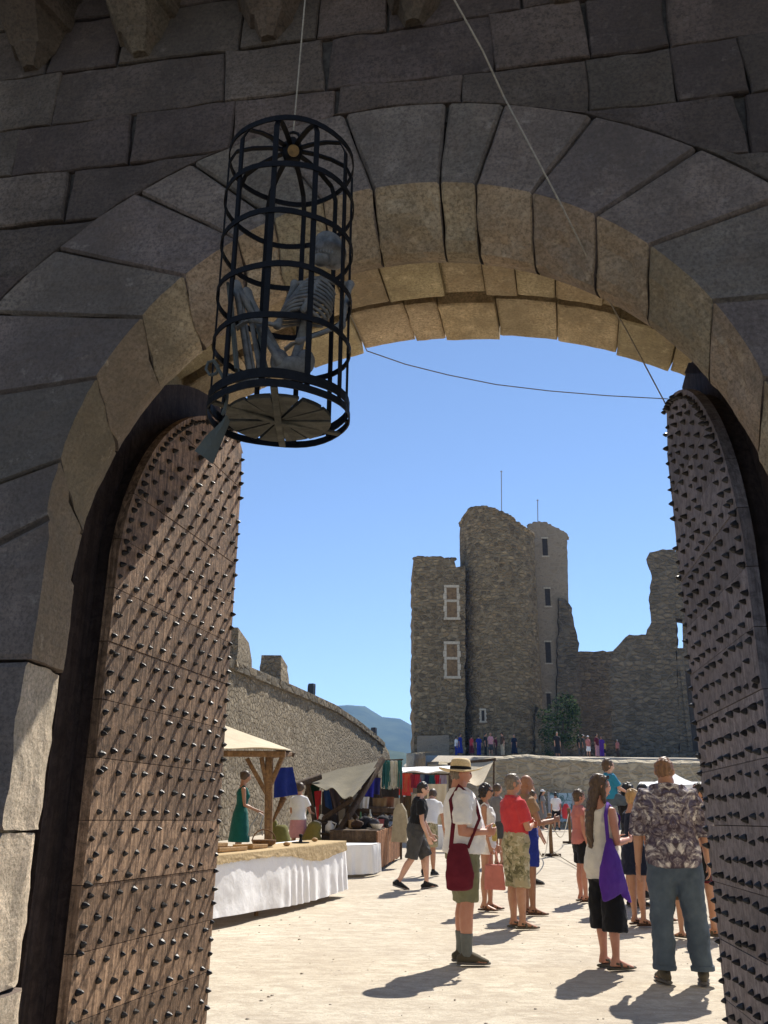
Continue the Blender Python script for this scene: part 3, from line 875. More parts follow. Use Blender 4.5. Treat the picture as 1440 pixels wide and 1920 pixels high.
# round tower
m = MB(); cx, cy, rr = 11.75, 88.0, 3.82
rows = 60; na = 72; P = []
def ttop(px): return at(720, float(np.interp(px, [855,866,872,882,905,930,960,985,1005,1020], [1075,1010,985,966,950,952,963,974,986,990])), 85).z
for j in range(na):
    a = 2*math.pi*j/na; col_ = []
    x, y = cx + rr*math.cos(a), cy + rr*math.sin(a)
    zt = ttop(720 + x/y*1755) - (1.2 if y > 88 else 0) + .35*nz(x, y, 4, 1.6) + .25*nz(x, y, 9, 4)
    for i in range(rows+1):
        z = B_ + (zt-B_)*i/rows; q = rr + .09*nz(x, y, z, 1.1) + .06*nz(x, y, z, 3.2) + .02*(zt-z)/10
        col_.append(Vector((cx+q*math.cos(a), cy+q*math.sin(a), z)))
    col_.append(Vector((cx+(rr-.9)*math.cos(a), cy+(rr-.9)*math.sin(a), zt-.1))); col_.append(Vector((cx+(rr-1)*math.cos(a), cy+(rr-1)*math.sin(a), zt-7)))
    P.append(col_)
P.append(P[0]); m.grid(P); m.build('round_tower', M_KEEP, keep, smooth=False, loc=KO)
# crumbled stones on the rim
m = MB()
for j in range(260):
    a = rng.uniform(math.pi, 2*math.pi); x, y = cx + (rr-.2)*math.cos(a), cy + (rr-.2)*math.sin(a)
    zt = ttop(720 + x/y*1755); s_ = rng.uniform(.12, .38)
    m.ell((x, y, zt+rng.uniform(-.1,.12)), (s_, s_, s_*.7), 6, 4)
m.build('tower_rim', M_KEEP, keep, loc=KO); m = MB()
for j in range(60):
    p = Vector(pt(rng.uniform(776, 853), 1046, 85)); s_ = rng.uniform(.1, .28); m.ell((p.x, p.y+rng.uniform(.1,.6), p.z+.02), (s_, s_, s_*.7), 6, 4)
m.build('annex_rim', M_KEEP, keep, loc=KO)
# right block
m = MB(); slab_wall(m, [down(990,89), pt(990,985,89), pt(1003,979,89), pt(1020,979,89), pt(1040,988,89), pt(1063,1000,89), pt(1066,1125,89), down(1066,89)], 8, jit=.05, step=.5, seed=3)
m.build('right_block', M_PLAST, keep, loc=KO)
m = MB()
for j in range(70):
    p = Vector(pt(*[(990,985),(1003,979),(1020,979),(1040,988),(1063,1000)][j%5], 89)).lerp(Vector(pt(*[(1003,979),(1020,979),(1040,988),(1063,1000),(1066,1010)][j%5], 89)), rng.random()); s_ = rng.uniform(.08,.26); m.ell((p.x, p.y+rng.uniform(.1,.7), p.z), (s_, s_, s_*.7), 6, 4)
m.build('block_rim', M_PLAST, keep, loc=KO)
m = MB(); slab_wall(m, [down(1040,88.4), pt(1046,1215,88.4), pt(1048,1122,88.4), pt(1062,1124,88.4), pt(1072,1140,88.4), pt(1076,1165,88.4), pt(1083,1190,88.4), pt(1085,1215,88.4), pt(1084,1240,88.4), down(1084,88.4)], 2.0, jit=.16, seed=5)
m.build('broken_buttress', M_RUIN, keep, loc=KO)
m = MB(); slab_wall(m, [down(1000,84.8), pt(1004,1345,84.8), pt(1012,1325,84.8), pt(1022,1335,84.8), pt(1020,1362,84.8), pt(1014,1380,84.8), down(1014,84.8)], 2.5, jit=.1, seed=8)
m.build('tower_foot', M_KEEP, keep, loc=KO)
# low rendered patch at the foot of the annex
m = MB(); p0, p1 = Vector(pt(782,1380,84.9)), Vector(pt(843,1440,84.9)); slab_wall(m, [(p0.x,84.9,p1.z),(p0.x,84.9,p0.z),(p1.x,84.9,p0.z+.1),(p1.x,84.9,p1.z)], .2, jit=.06)
m.build('foot_plinth', M_PLAST, keep, loc=KO)
def kwin(x0, y0, x1, y1, Y, cross=True, frame=True, pane=M_PANE, fw=.26):
    a, b = Vector(pt(x0, y1, Y)), Vector(pt(x1, y0, Y)); a.z, b.z = min(a.z,b.z), max(a.z,b.z)
    f = MB()
    xa, xb, za, zb_ = a.x, b.x, a.z, b.z
    if frame:
        for j in range(5):
            h = (zb_-za)/5; wv = fw*(1.25 if j % 2 else .9)
            f.box((xa-wv, Y-.07, za+h*j), (xa, Y+.25, za+h*(j+1)-.03)); f.box((xb, Y-.07, za+h*j), (xb+wv, Y+.25, za+h*(j+1)-.03))
        f.box((xa-fw, Y-.08, zb_), (xb+fw, Y+.25, zb_+fw)); f.box((xa-fw*1.2, Y-.16, za-fw*.9), (xb+fw*1.2, Y+.25, za))
        if cross:
            f.box((xa, Y-.02, za+(zb_-za)*.52), (xb, Y+.12, za+(zb_-za)*.60))
            f.box(((xa+xb)/2-.06, Y-.01, za), ((xa+xb)/2+.06, Y+.12, zb_))
    else:
        f.box((xa-.1, Y-.05, zb_), (xb+.1, Y+.2, zb_+.15)); s_ = MB(); s_.box((xa-.12, Y-.08, za-.14), (xb+.12, Y+.2, za))
    w_ = f.build('window', M_PALE, keep, loc=KO)
    g = MB(); g.box((xa, Y-.012, za), (xb, Y+.02, zb_)); g.build('pane', pane, w_)
    if not frame: s_.build('sill', M_PALE, w_)
    return w_
kwin(838, 1102, 856, 1158, 84.98); kwin(838, 1208, 857, 1268, 84.98)
kwin(1018, 1010, 1026, 1042, 88.98, True, False, M_DARKP); kwin(1023, 1104, 1031, 1136, 88.98, False, False, M_DARKP); kwin(1024, 1204, 1032, 1243, 88.98, False, False, M_DARKP); kwin(1026, 1300, 1032, 1330, 88.98, False, False, M_DARKP)
kwin(903, 1332, 908, 1352, 84.05, False, True, M_DARKP, .16)
for px, y0, y1, Y in ((940, 884, 955, 88), (1008, 938, 985, 90)):
    m = MB(); a, b = Vector(pt(px, y1, Y)), Vector(pt(px, y0, Y)); a.z -= 1.0
    m.tube([a-b, Vector((0,0,0))], .05, 6); m.ell((0,0,0), (.13,.13,.08), 6, 4)
    o = m.build('mast', M_POLE, loc=b); tag(o, 'tall thin mast on top of the round tower' if px == 940 else 'shorter thin mast on the flat block right of the round tower', 'mast')
# back wall and right ruin
m = MB(); slab_wall(m, [down(1010,97), pt(1010,1230,97), pt(1060,1226,97), pt(1088,1221,97), pt(1150,1222,97), pt(1175,1226,97), down(1175,97)], 2, jit=.12, seed=11)
b0 = Vector(((m.v[0][0]), 97, B_)); o = m.build('courtyard_wall', M_RUIN); tag(o, 'dark ruined wall linking the keep and the right hand ruin', 'wall')
m = MB()
main = [down(1150,80), pt(1146,1330,80), pt(1143,1262,80), pt(1147,1228,80), pt(1160,1206,80), pt(1180,1191,80), pt(1211,1189,80), pt(1220,1166,80), pt(1217,1118,80), pt(1222,1078,80), pt(1212,1050,80), pt(1218,1035,80), pt(1250,1030,80), pt(1266,1031,80), pt(1266,1160,80), pt(1269,1214,80), down(1271,80)]
RN = (.36, .93, 0)
slab_wall(m, main, 2.4, RN, jit=.16, seed=13)
slab_wall(m, [down(1271.3,80.03), pt(1269.3,1215,80.03), pt(1400,1215,80.03), down(1400,80.03)], 2.35, RN, jit=.0, seed=15)
slab_wall(m, [pt(1281,1215,80.05), pt(1279,1160,80.05), pt(1266.3,1158,80.05), pt(1266.3,1031,80.05), pt(1330,1036,80.05), pt(1400,1060,80.05), pt(1400,1215,80.05)], 2.3, RN, jit=.03, seed=17)
ruin = thing('ruined_building', 'jagged ruin of a tall building at right with a slit of sky through its window', 'ruin', (28, 80, B_))
m.build('wall', M_RUIN, ruin, loc=(-28, -80, -B_))
m = MB(); a = Vector(pt(1284,1258,79.95)); m.box((a.x-.4, 79.9, a.z), (a.x+3, 80.2, a.z+.4)); m.box((a.x-.4, 79.9, a.z-7), (a.x, 80.2, a.z-.01)); m.build('doorway', M_RUIN, ruin, loc=(-28, -80, -B_))
m = MB(); m.box((a.x+.01, 79.96, a.z-7), (a.x+3, 80.0, a.z-.01)); m.build('opening', M_DARKP, ruin, loc=(-28, -80, -B_))

# ------------------------------------------------------------------ curtain wall on the left
M_CUR = mat_rubble('curtain_wall_rubble', [(.20,.155,.105),(.38,.31,.215),(.30,.24,.16),(.46,.39,.29),(.17,.135,.10)], (.31,.255,.18), 4.6, 1.15, 1.3, .10, .55)
cur = thing('curtain_wall', 'long sunlit rubble curtain wall behind the market stalls on the left', 'wall', (-4, 30, gz(30)))
CO = (4, -30, -gz(30))
cp = [(4, 6.2), (16, 6.2), (28, 6.1), (36, 6.42), (44, 6.68), (50, 6.55), (56, 6.30), (60, 6.05), (62.5, 5.2), (64.5, 3.6), (66, 1.5)]
def cxy(Y): return float(np.interp(Y, [4, 28, 44, 62, 66], [-8.5, -4.68, -2.35, .55, 1.3]))
m = MB(); P = []
Ys = [4 + i*.45 for i in range(138)]
for Y in Ys:
    zt = float(np.interp(Y, [q[0] for q in cp], [q[1] for q in cp])) + .05*nz(Y, 0, 0, 1.5); X = cxy(Y); col_ = []
    for j in range(22):
        q = j/21; col_.append(Vector((X + .35*(1-q)*0 + .3*(1-q) + .07*nz(Y, q*7, 1, 1.3) + .04*nz(Y, q*9, 2, 4), Y, .2 + (zt-.2)*q)))
    col_ += [Vector((X-.05, Y, zt+.06)), Vector((X-1.1, Y, zt+.03)), Vector((X-1.15, Y, zt-1.5)), Vector((X-1.2, Y, -.5))]
    P.append(col_)
m.grid(P); m.build('wall', M_CUR, cur, smooth=True, loc=CO)
m = MB(); P = []
for Y in [y for y in Ys if y < 59]:
    zt = float(np.interp(Y, [q[0] for q in cp], [q[1] for q in cp])); X = cxy(Y)
    P.append([Vector((X+.05, Y, zt-.28)), Vector((X+.16+.03*nz(Y,0,0,3), Y, zt-.26)), Vector((X+.16+.03*nz(Y,0,0,3), Y, zt+.02)), Vector((X+.02, Y, zt+.09)), Vector((X-.3, Y, zt+.10))])
m.grid(P); m.build('coping', M_RUIN, cur, smooth=False, loc=CO)
def merlon(pxs, Y0, Y1, base_y):
    m = MB()
    za = float(np.interp((Y0+Y1)/2, [q[0] for q in cp], [q[1] for q in cp])); X = cxy((Y0+Y1)/2)
    n_ = 7; lv = []
    for i in range(n_+1):
        q = i/n_; t_ = .06*i/n_; z = za - .2 + pxs*q
        j = lambda: .07*nz(Y0+q*3, i, rng.random(), 2)
        lv.append([Vector((X-.9+t_+j(), Y0+t_*3+j(), z)), Vector((X-.05-t_+j(), Y0+t_*3+j(), z)), Vector((X-.05-t_+j(), Y1-t_*6-.25*q*q+j(), z)), Vector((X-.9+t_+j(), Y1-t_*6-.25*q*q+j(), z))])
    vs = [p for l in lv for p in l]
    m.add(vs, [(i*4+j, i*4+(j+1)%4, (i+1)*4+(j+1)%4, (i+1)*4+j) for i in range(n_) for j in range(4)] + [(0,1,2,3), tuple(n_*4+j for j in range(4))])
    m.build('merlon', M_CUR, cur, loc=CO)
merlon(1.25, 27.6, 31.0, 0); merlon(1.1, 33.0, 36.3, 0)
M_BLK = mat_plain('black_plastic_box', (.018,.018,.022), .5, .4, .3, 8)
M_GRIL = mat_plain('dark_grille', (.035,.037,.042), .7, .3, .3, 60)
for px, y0, y1, Y, lb in ((602, 1284, 1308, 40.5, 'black loudspeaker standing on the middle of the curtain wall'), (722, 1369, 1388, 57.5, 'small black loudspeaker near the far end of the curtain wall')):
    a, b = at(px, y1, Y), at(px, y0, Y); h = b.z-a.z; wd = h*.50
    zt = float(np.interp(Y, [q[0] for q in cp], [q[1] for q in cp])) + .06
    t = thing('loudspeaker', lb, 'loudspeaker', (cxy(Y)-.35, Y, zt), R(-25), 'loudspeakers on the curtain wall')
    m = MB(); m.prism([(-wd/2,-wd*.4,0),(-wd/2,-wd*.4,h*.8),(-wd*.42,-wd*.3,h),(wd*.42,-wd*.3,h),(wd/2,-wd*.4,h*.8),(wd/2,-wd*.4,0)], (0,0,0.06), (0,wd*.8,.06)); m.box((-wd*.25,-wd*.2,-.08),(wd*.25,wd*.2,.07)); m.build('cabinet', M_BLK, t)
    m = MB(); m.box((-wd*.4,-wd*.44,.12),(wd*.4,-wd*.405,h*.78)); m.build('grille', M_GRIL, t)

# ------------------------------------------------------------------ greenery by the keep
M_LEAF = NT('leaf', .9, .05); _c = M_LEAF.coord(); _t = M_LEAF.attr()
M_LEAF.col(M_LEAF.ramp(_t, [(0, (.012,.024,.008)), (.6, (.030,.055,.014)), (1, (.075,.115,.025))])); M_LEAF.b.inputs['Transmission Weight'].default_value = 0; M_LEAF = M_LEAF.out()
M_BARK = mat_wood('bark', (.06,.045,.03), (.14,.11,.08), 'z', .9, 14)
def leafy(name, base, label, cat, clumps, leaf, n_per, trunk=True):
    t = thing(name, label, cat, base)
    if trunk:
        m = MB(); top = Vector(clumps[0][0])
        m.tube([(0,0,-.3), (.05,.02,top.z*.4), top*.8], [.16,.11,.05], 7)
        for c, r in clumps[1:]: m.tube([(.05,.02,top.z*.35), Vector(c)*.6+Vector((0,0,.3)), c], [.07,.05,.02], 5)
        m.build('trunk', M_BARK, t)
    m = MB()
    for c, r in clumps:
        for _ in range(n_per):
            d = Vector((rng.gauss(0,1), rng.gauss(0,1), rng.gauss(0,1))).normalized() * (rng.random()**.5)
            p = Vector(c) + Vector((d.x*r[0], d.y*r[1], d.z*r[2]))
            a = Vector((rng.gauss(0,1), rng.gauss(0,1), rng.gauss(0,.6))).normalized(); b = a.orthogonal().normalized()
            s_ = leaf*rng.uniform(.6, 1.3); m.tint = rng.random()
            m.add([p-a*s_, p+b*s_*.4, p+a*s_, p-b*s_*.4], [(0,1,2,3)])
    m.build('crown', M_LEAF, t, fix=False); return t
bb = at(1055, 1410, 79); bb.z = tz(79)-.1
k = 1/22.0
leafy('tree', bb, 'bushy green tree in the shade between keep and ruin', 'tree', [((.4,0,4.6),(1.1,1.0,1.0)), ((-.8,0,3.4),(1.3,1.2,1.1)), ((.7,.2,3.0),(1.2,1.1,.9)), ((-.9,0,1.9),(1.2,1.2,1.0)), ((.5,0,1.6),(1.3,1.2,.9)), ((1.1,0,4.0),(.7,.7,.7))], .16, 420)
bb = at(1024, 1412, 79); bb.z = tz(79)-.05
leafy('shrub', bb, 'small dry shrub at the foot of the round tower', 'shrub', [((0,0,.5),(.45,.4,.5)), ((.3,0,.25),(.4,.3,.3))], .09, 130, False)

# ------------------------------------------------------------------ market stalls
M_OAK = mat_wood('stall_timber', (.12,.065,.03), (.30,.175,.085), 'z', .8, 16, .5)
M_OAKD = mat_wood('dark_stall_timber', (.05,.032,.02), (.13,.085,.05), 'z', .85, 16, .5)
M_SLAT = mat_wood('red_brown_slat', (.17,.075,.035), (.40,.20,.10), 'z', .8, 20, .5)
M_LINEN = mat_cloth('white_linen', (.86,.85,.84), (.80,.79,.79), 5)
M_CREAM = mat_cloth('cream_canvas', (.60,.51,.36), (.52,.43,.30), 3)
M_TARP = mat_cloth('drab_canvas', (.17,.145,.095), (.12,.105,.07), 3)
M_STRAWC = mat_cloth('straw_coloured_cloth', (.50,.37,.20), (.40,.29,.15), 20)
M_TRAY = mat_wood('light_tray_wood', (.36,.22,.10), (.58,.38,.19), 'x', .7, 18, .3)
M_BASK = mat_wood('basket_weave', (.10,.05,.02), (.24,.13,.06), 'x', .8, 40, .8)
def clothc(name, c): return mat_cloth('stall_'+name, c, lerp3(c, .75), 8)
def panel(name, a, b, c, d, mat, label, cat, wave=.05, nw=5, n=16, mrows=10, thick=.012, group=None, parent=None, sag=0):
    """hanging or stretched cloth between corners a-b (top) and d-c (bottom)"""
    a, b, c, d = map(Vector, (a, b, c, d)); nn = (b-a).cross(d-a).normalized()
    m = MB(); org = a.copy(); sides = []
    for o_ in (0, thick):
        P = []
        for i in range(mrows+1):
            q = i/mrows; r = []
            for j in range(n+1):
                t = j/n; p = a.lerp(b, t).lerp(d.lerp(c, t), q)
                p = p + nn*(wave*math.sin(t*nw*6.28+1.3*math.sin(q*2))*(.25+.75*q) + o_) - Vector((0,0,sag*math.sin(math.pi*t)*math.sin(math.pi*q)))
                r.append(p-org)
            P.append(r)
        m.grid(P); sides.append(P)
    e0 = sides[0][0] + [r[-1] for r in sides[0][1:]] + sides[0][-1][-2::-1] + [r[0] for r in sides[0][-2:0:-1]]
    e1 = sides[1][0] + [r[-1] for r in sides[1][1:]] + sides[1][-1][-2::-1] + [r[0] for r in sides[1][-2:0:-1]]
    m.grid([e0 + e0[:1], e1 + e1[:1]])
    o = m.build(name, mat, parent, smooth=True, loc=org if parent is None else org - parent.location)
    return tag(o, label, cat, group)
def post(mb, a, b, w, org): mb.bar(Vector(a)-org, Vector(b)-org, w)

# table with the long white cloth
TA, TD = Vector((-2.35, 9.95, 0)), Vector((.352, .936, 0)).normalized(); TBK = Vector((-TD.y, TD.x, 0)); TLEN = 5.05
def tp(s, d, z=0): p = TA + TD*s + TBK*d; p.z = gz(p.y) + z; return p
t = thing('market_table', 'long trestle table hidden under white cloth at the front stall', 'table', tp(2.5, .4))
o0 = t.location.copy(); m = MB()
vs = [tp(s, d, .72)-o0 for s, d in ((0,.02),(TLEN,.02),(TLEN,.8),(0,.8))]; m.prism(vs, (0,0,0), (0,0,.03)); m.build('tabletop', M_OAK, t)
for s in (.4, 2.5, 4.7):
    for d in (.12, .68): m = MB(); m.bar(tp(s,d,0)-o0, tp(s,d,.719)-o0, .05); m.build('leg', M_OAK, t)
m = MB(); P = []; ns, org = 170, tp(2.5, 0)
for i in range(ns+1):
    s = TLEN*i/ns; pl = min(1, max(0, (s-2.75)/.3)); row = []
    for j in range(13):
        q = j/12; z = .765*(1-q) + .085*q + (.03*math.sin(s*1.3)*q)
        dd = -.015 - .02*q - pl*q*.03*(1+math.sin(s*24+2.6*math.sin(s*3.7))*(.6+.5*nz(s,0,8,2))) - (1-pl)*(.05*q*math.sin(s*2.4+.5)**2 + .025*q*nz(s*1.2, q*2.0, 3, 1.4)) - .008*nz(s, q, 5, 7)*q
        row.append(tp(s, dd, z)-org)
    top = [tp(s, .02, .772)-org, tp(s, .4, .774)-org, tp(s, .8, .772)-org]
    P.append(list(reversed(top)) + row)
for i in range(1, 9):                                  # rounded right end
    a = i/8*math.pi/2; s = TLEN + .10*math.sin(a); row = []
    for j in range(13):
        q = j/12; z = .765*(1-q)+.085*q; k_ = (.015+.03*q)
        row.append(tp(TLEN + (k_+.02)*math.sin(a) + .02*q*math.sin(i*2.2), .0 + (i/8)*.8 - k_*math.cos(a), z)-org)
    P.append([tp(TLEN, .8, .772)-org, tp(TLEN, min(.8,.4+.4*i/8), .774)-org, tp(TLEN, (i/8)*.8, .772)-org] + row)
m.grid(P); o = m.build('tablecloth', M_LINEN, smooth=True, loc=org); tag(o, 'white tablecloth hanging in folds from the front stall table', 'tablecloth')
m = MB(); P = []
for i in range(ns+1):
    s = TLEN*i/ns; hang = .11 + .03*math.sin(s*1.3+1.9) + .09*math.exp(-((s-4.0)/.6)**2) + .012*nz(s,0,0,6); row = []
    for j in range(9):
        q = j/8; row.append(tp(s, -.035-.012*q - .010*nz(s, q*.3, 2, 9)*q, .79 - hang*q - (.012*rng.random() if j == 8 else 0))-org)
    P.append([tp(s, .62, .782)-org, tp(s, .3, .786)-org, tp(s, .0, .789)-org] + row)
m.grid(P); o = m.build('table_runner', M_STRAWC, smooth=True, loc=org); tag(o, 'straw coloured runner with ragged edge laid along the white table', 'table runner')
# goods on the table
def tray(s, d, L, W, z, lb):
    t = thing('tray', lb, 'tray', tp(s, d, .79+z), R(69.4)); m = MB()
    m.box((-L/2,-W/2,0),(L/2,W/2,.012)); m.build('base', M_TRAY, t)
    for a, b in (((-L/2,-W/2),(L/2,-W/2)),((-L/2,W/2),(L/2,W/2)),((-L/2,-W/2),(-L/2,W/2)),((L/2,-W/2),(L/2,W/2))):
        m = MB(); m.bar((*a,.032),(*b,.032),.018,.04); m.build('rim', M_TRAY, t)
tray(1.05, .30, .75, .36, 0, 'nearest light wooden tray on the white stall table'); tray(1.9, .34, .7, .34, 0, 'second light wooden tray, beyond the nearest one'); tray(1.55, .33, .5, .26, .06, 'wooden tray resting across two other trays'); tray(2.62, .32, .42, .28, 0, 'small dark rimmed wooden tray beside the basket')
t = thing('basket', 'low round brown basket near the stall post on the white table', 'basket', tp(3.05, .35, .79)); m = MB(); n_ = 20
pr = [(.0,.005),(.11,.005),(.15,.04),(.17,.085),(.165,.09),(.14,.05),(.10,.02),(0,.02)]
m.add([(r*math.cos(6.283*j/n_)+.006*math.sin(j*3), r*math.sin(6.283*j/n_), z) for r, z in pr for j in range(n_)], [(i*n_+j,i*n_+(j+1)%n_,(i+1)*n_+(j+1)%n_,(i+1)*n_+j) for i in range(len(pr)-1) for j in range(n_)]); m.build('bowl', M_BASK, t, smooth=True)
m = MB(); m.tube([(.16*math.cos(a),0,.07+.15*math.sin(a)) for a in [i*math.pi/10 for i in range(11)]], .009, 6); m.build('handle', M_BASK, t, smooth=True)
t = thing('dish_stand', 'black flat dish on a short foot at the far end of the white table', 'dish', tp(4.15, .32, .79)); m = MB(); m.tube([(0,0,.0),(0,0,.012)], [.13,.13], 18, cap=False); m.build('dish', M_IRON, t); m = MB(); m.tube([(0,0,.012),(0,0,.07),(0,0,.10)], [.03,.015,.03], 8); m.build('finial', M_IRON, t)
for i, (s, d) in enumerate(((3.35,.15),(3.6,.5),(4.6,.3))):
    m = MB(); m.ell((0,0,.03), (.05,.04,.03), 10, 6); o = m.build('bread', M_TRAY, smooth=True, loc=tp(s, d, .785)); tag(o, ['small bun beside the basket on the white table','small bun behind the basket on the white table','small bun beyond the black dish'][i], 'bun', 'buns on the stall table')

# stall with cream canopy
st = thing('market_stall', 'timber stall frame with bright cream canopy behind the white table', 'market stall', gpt(505, 16.2)); o0 = st.location.copy()
tpz = at(505, 1418, 16.2); m = MB(); m.bar((0,0,-.05), tpz-o0, .13); m.build('post', M_OAK, st)
Pl = gpt(330, 16.0); m = MB(); m.bar(Pl-o0, at(330, 1415, 16.0)-o0, .13); m.build('post', M_OAK, st)
m = MB(); m.bar(at(300,1412,15.9)-o0, at(535,1414,15.9)-o0, .10); m.build('eave_beam', M_OAK, st)
m = MB(); m.bar(at(300,1322,18)-o0, at(552,1416,18)-o0, .08); m.build('ridge_pole', M_OAKD, st)
for a, b in (((463,1422),(502,1492)),((490,1420),(506,1500)),((530,1418),(508,1470))):
    m = MB(); m.bar(at(*a,16.15)-o0, at(*b,16.2)-o0, .075); m.build('brace', M_OAK, st)
m = MB(); m.bar(at(505,1418,16.2)-o0, at(545,1414,18)-o0, .08); m.build('side_beam', M_OAK, st)
panel('canopy', at(300,1320,18)-Vector((0,0,-.05)), at(546,1411,18)+Vector((0,0,.05)), at(536,1410,15.8)+Vector((0,0,.06)), at(300,1407,15.8)+Vector((0,0,.06)), M_CREAM, None, None, .015, 2, 20, 10, .015, None, st, .12)
panel('banner', at(516,1440,16.6), at(549,1438,16.9), at(557,1490,16.9), at(516,1496,16.6), clothc('royal_blue', (.010,.022,.16)), 'plain royal blue cloth banner hanging beside the stall post', 'banner', .03, 1.5)
# wire stand and horn by the teal dress
m = MB(); b0 = gpt(478, 16.4, .75)
m.tube([at(466,1566,16.4)-b0, at(470,1548,16.4)-b0, at(480,1534,16.4)-b0, at(486,1524,16.4)-b0, at(494,1530,16.4)-b0, at(488,1548,16.4)-b0, at(492,1566,16.4)-b0], .012, 6); o = m.build('wire_stand', M_POLE, smooth=True, loc=b0); tag(o, 'bent grey metal wire stand in front of the teal dress', 'stand')
m = MB(); b0 = at(512,1540,16.9); m.tube([Vector((0,0,0)), at(517,1528,16.9)-b0, at(525,1512,16.9)-b0, at(531,1497,16.9)-b0], [.02,.03,.045,.06], 8); o = m.build('horn', M_BASK, smooth=True, loc=b0); tag(o, 'dark curved horn hanging under the blue banner', 'horn')
m = MB(); b0 = gpt(524, 17.2, .0); m.tube([Vector((0,0,0)), (0,0,.6), (.0,0,.8)], [.2,.22,.15], 10); m.tube([(-.1,0,.8),(-.12,.0,.95)], [.08,.05], 8); o = m.build('sack', clothc('olive', (.16,.15,.04)), smooth=True, loc=b0); remesh_later = o; tag(o, 'olive green sack standing by the stall post', 'sack')
m = MB(); b0 = gpt(583, 18.4, .0); m.tube([Vector((0,0,0)), (0,0,.55), (.03,0,.8)], [.18,.22,.12], 10); m.ell((.05,0,.8),(.14,.12,.12)); o = m.build('sack', clothc('mustard', (.22,.17,.04)), smooth=True, loc=b0); tag(o, 'mustard coloured sack right of the pink skirt', 'sack')

# second stall
s2 = thing('market_stall', 'dark timber stall with sagging drab canopy and crossed struts', 'market stall', gpt(690, 19.8)); o0 = s2.location.copy()
for a, Ya, b, Yb, w_ in (((717,1424),20.6,(632,1566),18.7,.12),((560,1566),19.3,(662,1498),19.3,.10),((640,1500),19.6,(692,1562),19.4,.10),((575,1462),19.6,(602,1600),19.6,.10),((700,1432),20.8,(736,1608),20.8,.11)):
    m = MB(); m.bar(at(*a,Ya)-o0, at(*b,Yb)-o0, w_); m.build('strut', M_OAKD, s2)
m = MB(); m.bar(at(545,1475,19.2)-o0, at(600,1456,19.8)-o0, .12); m.build('ridge_beam', M_OAKD, s2)
m = MB(); m.bar(at(640,1516,20.2)-o0, at(748,1520,20.8)-o0, .14); m.build('rail', M_OAKD, s2)
panel('canopy', at(566,1459,20.2), at(718,1424,20.9), at(662,1500,18.4), at(606,1474,18.8), M_TARP, None, None, .06, 1.6, 24, 12, .015, None, s2, .10)
c2 = thing('market_counter', 'brown wooden counter with upright slats along its sunlit side', 'counter', gpt(705, 18.3)); o0 = c2.location.copy()
q0, q1, q2 = Vector((-.09,18.26,0)), Vector((.43,21.4,0)), Vector((-1.0,18.3,0)); dd = (q1-q0).normalized()
def gp_(p, z): return Vector((p.x, p.y, gz(p.y)+z))
m = MB(); L_ = (q1-q0).length; ns = 24
for i in range(ns):
    a = q0 + dd*(L_*i/ns); b = q0 + dd*(L_*(i+.84)/ns); nrm = Vector((dd.y,-dd.x,0)); m.tint = rng.random()
    m.prism([gp_(a,.06+rng.uniform(-.03,.03))-o0, gp_(b,.06)-o0, gp_(b,.74+rng.uniform(-.015,.02))-o0, gp_(a,.74)-o0], nrm*.001, nrm*.025)
m.build('slat_front', M_SLAT, c2)
m = MB(); m.prism([gp_(q0,.05)-o0, gp_(q0,.73)-o0, gp_(q2,.73)-o0, gp_(q2,.05)-o0], (0,0,0), (0,.03,0)); m.build('end_panel', M_OAKD, c2)
m = MB(); m.prism([gp_(q0,.735)-o0, gp_(q1,.735)-o0, gp_(q1+Vector((-.9,.0,0)),.735)-o0, gp_(q2,.735)-o0], (0,0,0), (0,0,.03)); m.build('counter_top', M_OAKD, c2)
m = MB(); P = []; b0 = gpt(672, 17.6); ptsb = []
for i in range(41):
    t_ = i/40*2; 
    if t_ < 1: p = Vector((-1.0,17.25,0)).lerp(Vector((-.16,17.75,0)), t_)
    else: p = Vector((-.16,17.75,0)).lerp(Vector((-.02,18.2,0)), t_-1)
    P.append([gp_(p + Vector((-.2,.35,0))*(1-j) if j < 0 else p + Vector((.25,-.3,0))*(.03+.06*j/8+.075*(j/8)**.7*math.sin(i*1.35+.8*math.sin(i*.6))), .54 - .50*j/8)-b0 if j >= 0 else None for j in range(9)])
cap_ = [gp_(Vector((-1.0,17.25,0)),.545)-b0, gp_(Vector((-.16,17.75,0)),.545)-b0, gp_(Vector((-.02,18.2,0)),.545)-b0, gp_(Vector((-1.0,18.2,0)),.545)-b0]
m.grid(P); m.add(cap_, [(0,1,2,3)]); o = m.build('tablecloth', M_LINEN, smooth=True, loc=b0); tag(o, 'white cloth over the low table in front of the brown counter', 'tablecloth')
